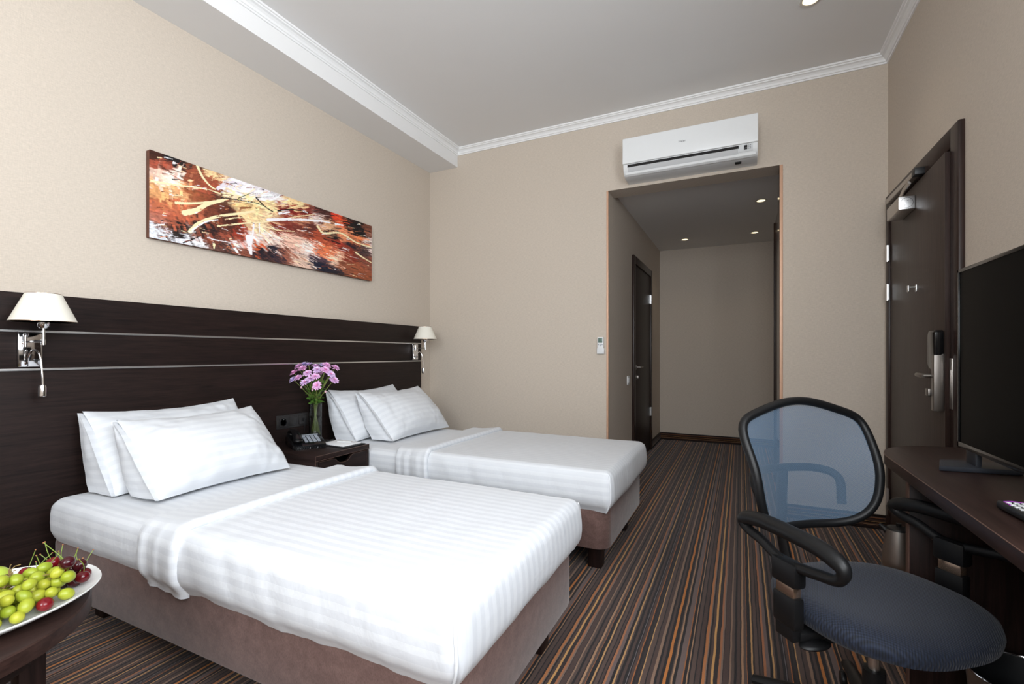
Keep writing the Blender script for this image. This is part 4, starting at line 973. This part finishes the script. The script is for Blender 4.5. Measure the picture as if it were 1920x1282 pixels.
obj('pipe_clip', MB().box(AX1-0.14, AX1-0.10, AF+0.08, AF+0.11, 2.442, 2.452, 0.003), 'dark_void', ac)
def text_obj(name, body, size, mat, parent, loc, rot, ext=0.0004):
    cu = bpy.data.curves.new(name, 'FONT'); cu.body = body; cu.size = size; cu.extrude = ext; cu.align_x = 'CENTER'; cu.align_y = 'CENTER'
    tmp = bpy.data.objects.new(name+'_curve', cu); COL.objects.link(tmp)
    dg = bpy.context.evaluated_depsgraph_get(); me = bpy.data.meshes.new_from_object(tmp.evaluated_get(dg)); bpy.data.objects.remove(tmp)
    me.materials.clear(); me.materials.append(MAT[mat])
    o = bpy.data.objects.new(name, me); COL.objects.link(o); o.parent = parent; o.location = Vector(loc)-LOC[parent]; o.rotation_euler = rot
    LOC[o] = Vector((0,0,0)); return o
text_obj('brand_lettering', 'Haier', 0.022, 'key_print', fp, ((AX0+AX1)/2-0.028, AF-0.0146, 2.625), (R(90), 0, 0))

# ------------------------------------------------------------------ small wall fittings
rc = thing('wall_remote_control', 'white air conditioner remote in a wall holder', 'remote control', (-1.016, YB, 1.118))
obj('holder', MB().box(-1.046, -0.986, YB-0.022, YB, 1.118, 1.165, 0.004), 'white_plastic', rc)
rb = obj('remote_body', MB().box(-1.042, -0.990, YB-0.026, YB-0.004, 1.122, 1.254, 0.006), 'white_plastic', rc)
obj('lcd_window', MB().box(-1.034, -0.998, YB-0.0272, YB-0.024, 1.208, 1.246, 0.001), 'lcd', rb)
bt = MB()
for x in (-1.031, -1.016, -1.001): bt.box(x-0.0045, x+0.0045, YB-0.028, YB-0.025, 1.190, 1.197, 0.001)
bt.box(-1.022, -1.010, YB-0.028, YB-0.025, 1.180, 1.187, 0.001)
obj('buttons', bt, 'key_grey', rb)
sw = thing('light_switch', 'white double light switch beside the hall door', 'light switch', (OX0, 4.49, 0.83))
obj('switch_plate', MB().box(OX0, OX0+0.010, 4.449, 4.531, 0.828, 0.910, 0.003), 'white_plastic', sw)
for y in (4.470, 4.510): obj('rocker', MB().box(OX0+0.008, OX0+0.014, y-0.017, y+0.017, 0.846, 0.892, 0.002), 'white_plastic', sw)

# ------------------------------------------------------------------ desk along the right wall
DT = 0.755; DX = 0.470
dk = thing('desk', 'dark brown wall desk with a rounded end', 'desk', (XR, 1.3, 0))
def desk_outline(o=0.0):
    arc = smooth_path([(DX+o, 2.08, 0), (DX+0.006+o, 2.17, 0), (DX+0.045+o, 2.285-o, 0), (DX+0.125+o, 2.372-o, 0), (DX+0.235, 2.408-o, 0), (XR-0.002, 2.412-o, 0)], 6)
    return [(DX+o, -0.2+o)]+[(p.x, p.y) for p in arc]+[(XR-0.002, -0.2+o)]
tp = obj('desk_top', MB().prism(desk_outline(), DT-0.040, DT, 'z', 0.003), 'desk_wood', dk)
ed = [(p[0]-0.0002, p[1], DT-0.0025) for p in desk_outline()[:-1]]
obj('top_edge_strip', MB().tube(ed, 0.0016, 5), 'edge_band', tp)
obj('side_panel', MB().box(DX+0.02, XR-0.002, 1.935, 1.96, 0, DT-0.040, 0.0015), 'wenge_z', dk)
obj('panel_edge', MB().box(DX+0.0175, DX+0.0205, 1.934, 1.961, 0, DT-0.040), 'edge_band', dk)
obj('side_panel', MB().box(DX+0.02, XR-0.002, 0.0, 0.025, 0, DT-0.040, 0.0015), 'wenge_z', dk)
obj('back_panel', MB().box(XR-0.03, XR-0.012, 0.025, 1.935, 0.25, DT-0.040), 'wenge', dk)

# ------------------------------------------------------------------ television
TX, TY0, TY1, TZ0, TZ1 = 0.645, 1.075, 2.052, 0.814, 1.397
tv = thing('television', 'black flat-screen television standing on the desk', 'television', (0.67, (TY0+TY1)/2, DT))
obj('cabinet', MB().box(TX+0.004, TX+0.030, TY0, TY1, TZ0, TZ1, 0.004).box(TX+0.03, TX+0.065, TY0+0.15, TY1-0.15, TZ0+0.02, TZ1-0.22, 0.01), 'black', tv)
for nm, b in (('bezel', (TY0, TY1, TZ1-0.011, TZ1)), ('bezel', (TY0, TY1, TZ0, TZ0+0.018)), ('bezel', (TY0, TY0+0.011, TZ0, TZ1)), ('bezel', (TY1-0.011, TY1, TZ0, TZ1))):
    obj(nm, MB().box(TX, TX+0.006, b[0], b[1], b[2], b[3], 0.0015), 'gloss_black', tv)
obj('screen', MB().box(TX+0.003, TX+0.005, TY0+0.010, TY1-0.010, TZ0+0.017, TZ1-0.010), 'screen', tv)
for sy, yy in ((1, 1.98), (-1, 1.15)):
    out = [(0.556, yy-0.075*sy), (0.592, yy+0.045*sy), (0.625, yy+0.062*sy), (0.760, yy+0.062*sy), (0.760, yy-0.045*sy)]
    obj('stand_foot', MB().prism(out, DT, DT+0.016, 'z', 0.004).box(TX+0.010, TX+0.026, yy-0.035, yy+0.035, DT+0.012, TZ0+0.02, 0.003), plain('slate_stand', srgb(40, 43, 50), 0.45), tv)
# remote on the desk
tr = thing('tv_remote', 'black remote with white and purple keys on the desk', 'remote control', (0.572, 1.40, DT), R(4), local=True)
obj('remote_body', MB().box(-0.024, 0.024, -0.105, 0.105, 0.001, 0.022, 0.008, 3), 'black', tr)
kb = MB()
for r in range(9):
    for c in range(3): kb.box(-0.014+c*0.014-0.0045, -0.014+c*0.014+0.0045, 0.074-r*0.0175-0.004, 0.074-r*0.0175+0.004, 0.021, 0.0245, 0.001)
obj('buttons', kb, 'white_plastic', tr)
obj('accent_band', MB().tube([(-0.019, 0.055, 0.0222), (-0.017, 0.085, 0.0222), (0.0, 0.092, 0.0222), (0.017, 0.085, 0.0222), (0.019, 0.055, 0.0222)], 0.0013, 6), plain('purple_print', srgb(170, 70, 190), 0.4), tr)

# ------------------------------------------------------------------ kettle on the floor behind the desk
kt = thing('kettle', 'brushed steel electric kettle on the floor behind the desk', 'kettle', (0.725, 3.03, 0))
K = (0.725, 3.03, 0)
obj('power_base', MB().lathe([(0.0, 0.0), (0.080, 0.0), (0.080, 0.012), (0.070, 0.022), (0.0, 0.022)], K, 36), 'black', kt)
kb_ = obj('kettle_body', MB().lathe([(0.0, 0.026), (0.066, 0.026), (0.070, 0.034), (0.069, 0.07), (0.062, 0.14), (0.053, 0.205), (0.050, 0.222), (0.0, 0.222)], K, 40), 'steel', kt)
obj('bottom_ring', MB().lathe([(0.0705, 0.026), (0.0715, 0.031), (0.0705, 0.036), (0.069, 0.036), (0.069, 0.026)], K, 40), 'chrome', kb_)
obj('lid', MB().lathe([(0.050, 0.222), (0.047, 0.232), (0.020, 0.240), (0.010, 0.240), (0.012, 0.254), (0.0, 0.256)], K, 32), 'black', kt)
obj('spout', MB().tube([(0.685, 3.045, 0.200), (0.668, 3.052, 0.218), (0.652, 3.058, 0.232)], [0.018, 0.014, 0.008], 10), 'black', kt)
obj('handle', MB().tube(smooth_path([(0.760, 3.010, 0.225), (0.785, 2.995, 0.225), (0.792, 2.99, 0.16), (0.782, 2.995, 0.08)], 6), 0.010, 10), 'black', kt)

# ------------------------------------------------------------------ waste bin under the desk
BXc, BYc = 0.675, 1.700
bn = thing('waste_bin', 'steel waste bin with a black liner under the desk', 'waste bin', (BXc, BYc, 0))
obj('bin_wall', MB().lathe([(0.0, 0.0), (0.095, 0.0), (0.120, 0.270), (0.117, 0.270), (0.092, 0.004), (0.0, 0.004)], (BXc, BYc, 0), 40), 'steel', bn)
obj('rim', MB().tube([(BXc+0.1195*math.cos(a), BYc+0.1195*math.sin(a), 0.272) for a in [2*math.pi*i/48 for i in range(48)]], 0.003, 8, True), 'chrome', bn)
def linerfn(a, b):
    w = 2*math.pi*a; r = 0.116-0.03*b+0.004*math.sin(w*9)*b; return Vector((BXc+r*math.cos(w), BYc+r*math.sin(w), 0.270-0.24*b))
obj('bin_liner', MB().grid(linerfn, 54, 6), plain('black_liner', (0.012, 0.012, 0.013, 1), 0.35), bn)

# ------------------------------------------------------------------ office chair (local: +x sitter's right, +y forward)
CH = thing('office_chair', 'black office chair with blue mesh back turned to the desk', 'office chair', (0.333, 1.62, 0), R(-141.3), local=True)
def superpt(th, a, b, n=2.6):
    c, s = math.cos(th), math.sin(th); return a*math.copysign(abs(c)**(2/n), c), b*math.copysign(abs(s)**(2/n), s)
mb = MB(); nth = 64; prof = [(0.0, 0.463), (0.35, 0.464), (0.65, 0.466), (0.82, 0.465), (0.92, 0.459), (0.98, 0.446), (1.0, 0.428), (0.985, 0.410), (0.94, 0.398), (0.85, 0.392), (0.0, 0.392)]
vs = []; fs = []
for r, z in prof:
    for i in range(nth):
        th = 2*math.pi*i/nth; x, y = superpt(th, 0.245*r, 0.228*r)
        dz = -0.018*max(0, (y-0.08)/0.16)**2 if z > 0.40 else 0
        vs.append((x*(1+0.05*y), y+0.005, z+dz-0.010*math.cos(min(1, abs(x)/0.25)*1.5)*(1 if z > 0.45 else 0)))
for j in range(len(prof)-1):
    for i in range(nth): fs.append((j*nth+i, j*nth+(i+1) % nth, (j+1)*nth+(i+1) % nth, (j+1)*nth+i))
obj('seat_cushion', MB().add(vs, fs), 'seat', CH, sharp=60)
obj('seat_pan', MB().prism([(0.19*math.copysign(abs(math.cos(t))**0.75, math.cos(t)), 0.0+0.17*math.copysign(abs(math.sin(t))**0.75, math.sin(t))) for t in [2*math.pi*i/40 for i in range(40)]], 0.380, 0.394, 'z', 0.004), 'chair_black', CH)
mech = obj('tilt_mechanism', MB().box(-0.07, 0.07, -0.10, 0.10, 0.335, 0.382, 0.012), 'chair_black', CH)
lv = obj('height_lever', MB().tube([(0.06, 0.03, 0.362), (0.14, 0.03, 0.368), (0.20, 0.032, 0.366)], 0.007, 8), 'chair_black', mech)
obj('lever_paddle', MB().ell((0.232, 0.034, 0.364), (0.046, 0.024, 0.010), 18, 10), 'chair_black', lv)
# back: mesh panel in a closed frame, wrapping forward at the sides
def back_pt(rho, th):
    c, s = math.cos(th), math.sin(th); n = 6.0 if s > 0 else 4.5
    k = rho/(abs(c)**n+abs(s)**n)**(1/n); x, w = c*k, s*k
    hw = 0.232+0.012*w-0.026*max(0, -w)**2
    z = 0.750+0.188*w+0.026*math.cos(x*2.8)*max(0, w)**1.5*rho
    wrap = 0.085*math.exp(-((w+0.15)/(0.95 if w > -0.15 else 1.9))**2)
    z += 0.016*abs(x)**5*max(0, w)**3
    Y = -0.258-0.018*w+wrap*abs(x)**2.2+0.012*max(0, w)**2
    return Vector((x*hw, Y, z))
vs = []; fs = []; nr = 12; nt = 72
vs.append(back_pt(0, 0))
for j in range(1, nr+1):
    for i in range(nt): vs.append(back_pt(0.985*j/nr, 2*math.pi*i/nt))
for i in range(nt): fs.append((0, 1+i, 1+(i+1) % nt))
for j in range(nr-1):
    for i in range(nt): fs.append((1+j*nt+i, 1+j*nt+(i+1) % nt, 1+(j+1)*nt+(i+1) % nt, 1+(j+1)*nt+i))
bk = obj('back_mesh', MB().add(vs, fs), 'mesh', CH, sharp=180)
obj('back_frame', MB().tube([back_pt(1.0, 2*math.pi*i/96) for i in range(96)], 0.0135, 10, True, flat=1.0), 'chair_black', CH)
obj('back_bracket', MB().tube(smooth_path([(-0.150, -0.235, 0.62), (-0.165, -0.262, 0.70), (-0.12, -0.305, 0.725), (0.0, -0.325, 0.728), (0.12, -0.305, 0.725), (0.165, -0.262, 0.70), (0.150, -0.235, 0.62)], 5), 0.014, 10)
    .tube(smooth_path([(0, -0.325, 0.73), (0, -0.33, 0.60), (0, -0.325, 0.48), (0, -0.28, 0.385), (0, -0.16, 0.358), (0, -0.05, 0.355)], 6), 0.022, 10, flat=0.5), 'chair_black', CH)
# arms
for sx in (1, -1):
    x0 = 0.2825*sx
    loop = smooth_path([(x0, -0.165, 0.628), (x0, -0.10, 0.646), (x0, 0.02, 0.648), (x0, 0.11, 0.642), (x0, 0.160, 0.622), (x0, 0.150, 0.590), (x0, 0.095, 0.578), (x0, 0.045, 0.570), (x0, 0.0, 0.562), (x0, -0.045, 0.572), (x0, -0.095, 0.592), (x0, -0.150, 0.605)], 6, True)
    n = len(loop); rs = []
    for p in loop: rs.append(0.021 if p.z > 0.62 else 0.014)
    rs = [sum(rs[(i+k) % n] for k in range(-3, 4))/7 for i in range(n)]
    arm = obj('armrest', MB().tube(loop, rs, 12, True, flat=1.0, up=(1, 0, 0)), 'chair_black', CH)
    obj('arm_block', MB().box(x0-0.020, x0+0.020, -0.042, 0.042, 0.513, 0.578, 0.010), 'chair_black', arm)
    obj('arm_slider', MB().box(x0-0.012, x0+0.012, -0.030, 0.030, 0.47, 0.52, 0.003), 'tan_gold', arm, 'shiny bronze slider')
    obj('arm_bracket', MB().box(x0-0.017, x0+0.017, -0.038, 0.038, 0.405, 0.488, 0.008).box(min(x0, 0.16*sx), max(x0, 0.16*sx), -0.03, 0.03, 0.372, 0.392, 0.004).box(x0-0.014, x0+0.014, -0.03, 0.03, 0.372, 0.42, 0.004), 'chair_black', arm)
obj('gas_lift', MB().cyl((0, 0, 0.24), (0, 0, 0.34), 0.014, n=18), 'steel', CH)
obj('lift_sleeve', MB().lathe([(0.0, 0.08), (0.030, 0.08), (0.027, 0.245), (0.0, 0.248)], (0, 0, 0), 22), 'chair_black', CH)
for k in range(5):
    a = R(17+72*k); dx, dy = math.cos(a), math.sin(a)
    lg = obj('base_leg', MB().tube([(0.02*dx, 0.02*dy, 0.105), (0.12*dx, 0.12*dy, 0.102), (0.22*dx, 0.22*dy, 0.090), (0.31*dx, 0.31*dy, 0.074)], [0.030, 0.026, 0.022, 0.018], 10, flat=0.7, up=(0, 0, 1)), 'chair_black', CH)
    cx, cy = 0.30*dx, 0.30*dy
    cs = MB().cyl((cx, cy, 0.045), (cx, cy, 0.072), 0.006, n=8)
    for o_ in (-0.014, 0.014): cs.lathe([(0.0, -0.008), (0.022, -0.008), (0.025, -0.004), (0.025, 0.004), (0.022, 0.008), (0.0, 0.008)], (cx-dy*o_, cy+dx*o_, 0.025), 20, (-dy, dx, 0))
    obj('caster', cs, 'chair_black', lg)

# ------------------------------------------------------------------ round table with the fruit plate
TC = (-1.53, 0.31); TZ = 0.55
tb = thing('round_table', 'round dark brown side table in front of the near bed', 'table', (TC[0], TC[1], 0))
obj('table_top', MB().lathe([(0.0, -0.036), (0.296, -0.036), (0.300, -0.033), (0.300, -0.003), (0.297, 0.0), (0.0, 0.0)], (TC[0], TC[1], TZ), 72), 'desk_wood', tb)
for k in range(4):
    a = R(88+90*k); lx, ly = TC[0]+0.20*math.cos(a), TC[1]+0.20*math.sin(a)
    obj('leg', MB().box(-0.024, 0.024, -0.024, 0.024, 0.0, TZ-0.036, 0.002, mat=Matrix.Translation((lx, ly, 0)) @ Matrix.Rotation(a, 4, 'Z')), 'wenge_z', tb)
obj('apron', MB().lathe([(0.205, TZ-0.10), (0.215, TZ-0.10), (0.215, TZ-0.036), (0.205, TZ-0.036)], (TC[0], TC[1], 0), 48), 'wenge', tb)
PC = (-1.50, 0.34); PA, PB, PT = 0.28, 0.20, R(80)
def plate_pt(rho, th, z):
    x, y = superpt(th, PA*rho, PB*rho, 2.15); return Vector((PC[0]+x*math.cos(PT)-y*math.sin(PT), PC[1]+x*math.sin(PT)+y*math.cos(PT), z))
prof = [(0.0, 0.005), (0.60, 0.005), (0.74, 0.008), (0.88, 0.018), (0.985, 0.029), (1.0, 0.031), (1.003, 0.029), (0.99, 0.025), (0.88, 0.012), (0.72, 0.001), (0.60, 0.0), (0.0, 0.0)]
vs = []; fs = []; nth = 72
for r, h in prof:
    for i in range(nth): vs.append(plate_pt(r, 2*math.pi*i/nth, TZ+h))
for j in range(len(prof)-1):
    for i in range(nth): fs.append((j*nth+i, j*nth+(i+1) % nth, (j+1)*nth+(i+1) % nth, (j+1)*nth+i))
pl = obj('fruit_plate', MB().add(vs, fs), 'porcelain', None, loc=(PC[0], PC[1], TZ), sharp=60); tag(pl, 'oval white porcelain plate of fruit on the round table', 'plate')
placed = []   # (x, y, z, r)
def rho_at(x, y):
    dx, dy = x-PC[0], y-PC[1]; p = dx*math.cos(PT)+dy*math.sin(PT); q = -dx*math.sin(PT)+dy*math.cos(PT)
    return math.hypot(p/PA, q/PB)
def plate_z(x, y):
    r = rho_at(x, y)
    for (r0, h0), (r1, h1) in zip(prof[:6], prof[1:6]):
        if r <= r1: return TZ+h0+(h1-h0)*max(0, (r-r0)/(r1-r0))
    return TZ+0.031
def drop(x, y, r, eff=1.0):
    z = plate_z(x, y)+r
    for px, py, pz, pr in placed:
        d2 = (x-px)**2+(y-py)**2; rr = (r+pr)*eff
        if d2 < rr*rr: z = max(z, pz+math.sqrt(rr*rr-d2))
    return z
rnd = random.Random(5)
def best_drop(gen, r, tries=14, eff=0.93, extra=0):
    best = None
    for _ in range(tries):
        x, y = gen(); z = drop(x, y, r, eff)
        if best is None or z < best[2]: best = (x, y, z)
    placed.append((*best, r)); return best
# green apples at the back
for (x, y, lab) in ((-1.555, 0.455, 'green apple behind the grapes, nearest the cherries'), (-1.600, 0.385, 'green apple behind the grapes, farthest from the cherries')):
    z = drop(x, y, 0.036); placed.append((x, y, z, 0.036))
    a = thing('apple', lab, 'apple', (x, y, z-0.036), group='green apples on the plate')
    def af(p):
        s = 1-0.30*math.exp(-((p.x**2+p.y**2)/0.10))*(1 if p.z > 0 else 0.6)
        return Vector((p.x*1.08, p.y*1.08, p.z*s))
    obj('apple_flesh', MB().ell((x, y, z), (0.036, 0.036, 0.036), 28, 18, Matrix.Rotation(R(20), 3, 'X'), af), 'apple', a, sharp=180)
    obj('stem', MB().tube([(x, y-0.006, z+0.022), (x+0.002, y-0.010, z+0.036), (x+0.005, y-0.013, z+0.044)], 0.0014, 6), 'stem_tip', a)
# the lone cherry lies on the plate before the grapes are heaped behind it
CH0 = (-1.350, 0.478, drop(-1.350, 0.478, 0.0144)); placed.append((*CH0, 0.0144))
# the bunch of grapes
gb = thing('grape_bunch', 'bunch of pale green grapes heaped on the white plate', 'grapes', (-1.39, 0.40, TZ+0.01), local=True)
G0 = Vector((-1.39, 0.40, TZ+0.01))
gm = mesh_of('grape', MB().ell((0, 0, 0), (0.0122, 0.0122, 0.0150), 16, 10), 'grape', sharp=180)
tips = []
for i in range(130):
    def gen():
        while True:
            t = rnd.uniform(-1, 1); w = rnd.gauss(0, 0.5)
            x = -1.398-0.016*t+w*0.060; y = 0.385+0.150*t
            if abs(w) < 1.1 and rho_at(x, y) < 0.90: return x, y
    x, y, z = best_drop(gen, 0.0124, 4)
    o = child('grape', gm, gb, Vector((x, y, z))-G0, (rnd.uniform(0.6, 2.2), rnd.uniform(-0.6, 0.6), rnd.uniform(0, 6.28)), rnd.uniform(0.92, 1.10)); tips.append(Vector((x, y, z))-G0)
spine = smooth_path([(-1.50, 0.47, TZ+0.078), (-1.46, 0.455, TZ+0.070), (-1.43, 0.43, TZ+0.052), (-1.41, 0.38, TZ+0.045), (-1.40, 0.31, TZ+0.035)], 6)
spine = [p-G0 for p in spine]
st = MB().tube(spine, 0.0019, 6)
for k, tpt in enumerate(tips):
    if k % 2 == 0:
        nb = min(spine, key=lambda p: (p-tpt).length); st.tube([nb, (nb+tpt)/2+Vector((0, 0, 0.004)), tpt], 0.0009, 5)
for k in range(10):
    p = spine[k]; q = p+Vector((rnd.uniform(-0.02, 0.02), rnd.uniform(-0.02, 0.02), rnd.uniform(0.0, 0.014))); st.tube([p, (p+q)/2+Vector((0, 0, 0.004)), q], 0.0010, 5)
obj('bunch_stem', st, 'stem_dry', gb)
# cherries
cm = [mesh_of('cherry_flesh', MB().ell((0, 0, 0), (0.0146, 0.0148, 0.0138), 18, 12, None, lambda p: Vector((p.x, p.y, p.z*(1-0.22*math.exp(-(p.x**2+p.y**2)/0.06)*(p.z > 0))))), m, sharp=180) for m in ('cherry', 'cherry_dark')]
for i in range(19):
    def gen():
        while True:
            t = rnd.uniform(0, 1); x = -1.395-0.135*t+rnd.gauss(0, 0.016); y = 0.570-0.045*t+rnd.gauss(0, 0.020)
            if i < 2: x, y = (-1.352, 0.478) if i == 0 else (-1.375, 0.525)
            if rho_at(x, y) < 0.94 or i < 2: return x, y
    x, y, z = CH0 if i == 0 else best_drop(gen, 0.0144, 1 if i < 2 else 5)
    c = thing('cherry', 'stemless red cherry lying in front of the grapes' if i == 0 else 'dark red cherry with a thin green stem in the heap', 'cherry', (x, y, z-0.0144), group='cherries on the plate', local=True)
    tl = (rnd.uniform(-0.6, 0.6), rnd.uniform(-0.6, 0.6)); e = Euler((tl[0], tl[1], rnd.uniform(0, 6)))
    child('cherry_flesh', cm[i % 2], c, (0, 0, 0.0144), e)
    if i == 0: continue
    up = (e.to_matrix() @ Vector((0, 0, 1))); sd = Vector((rnd.uniform(-1, 1), rnd.uniform(-1, 1), 0.2))*0.02
    b = Vector((0, 0, 0.0144))+up*0.0100; L = rnd.uniform(0.030, 0.046)
    path = smooth_path([b, b+up*L*0.5+sd*0.25, b+up*L+sd], 5)
    s_ = obj('stem', MB().tube(path, 0.0009, 5), 'stem_green', c)
    obj('stem_tip', MB().ell(path[-1], (0.0018, 0.0018, 0.0014), 8, 6), 'stem_tip', s_)
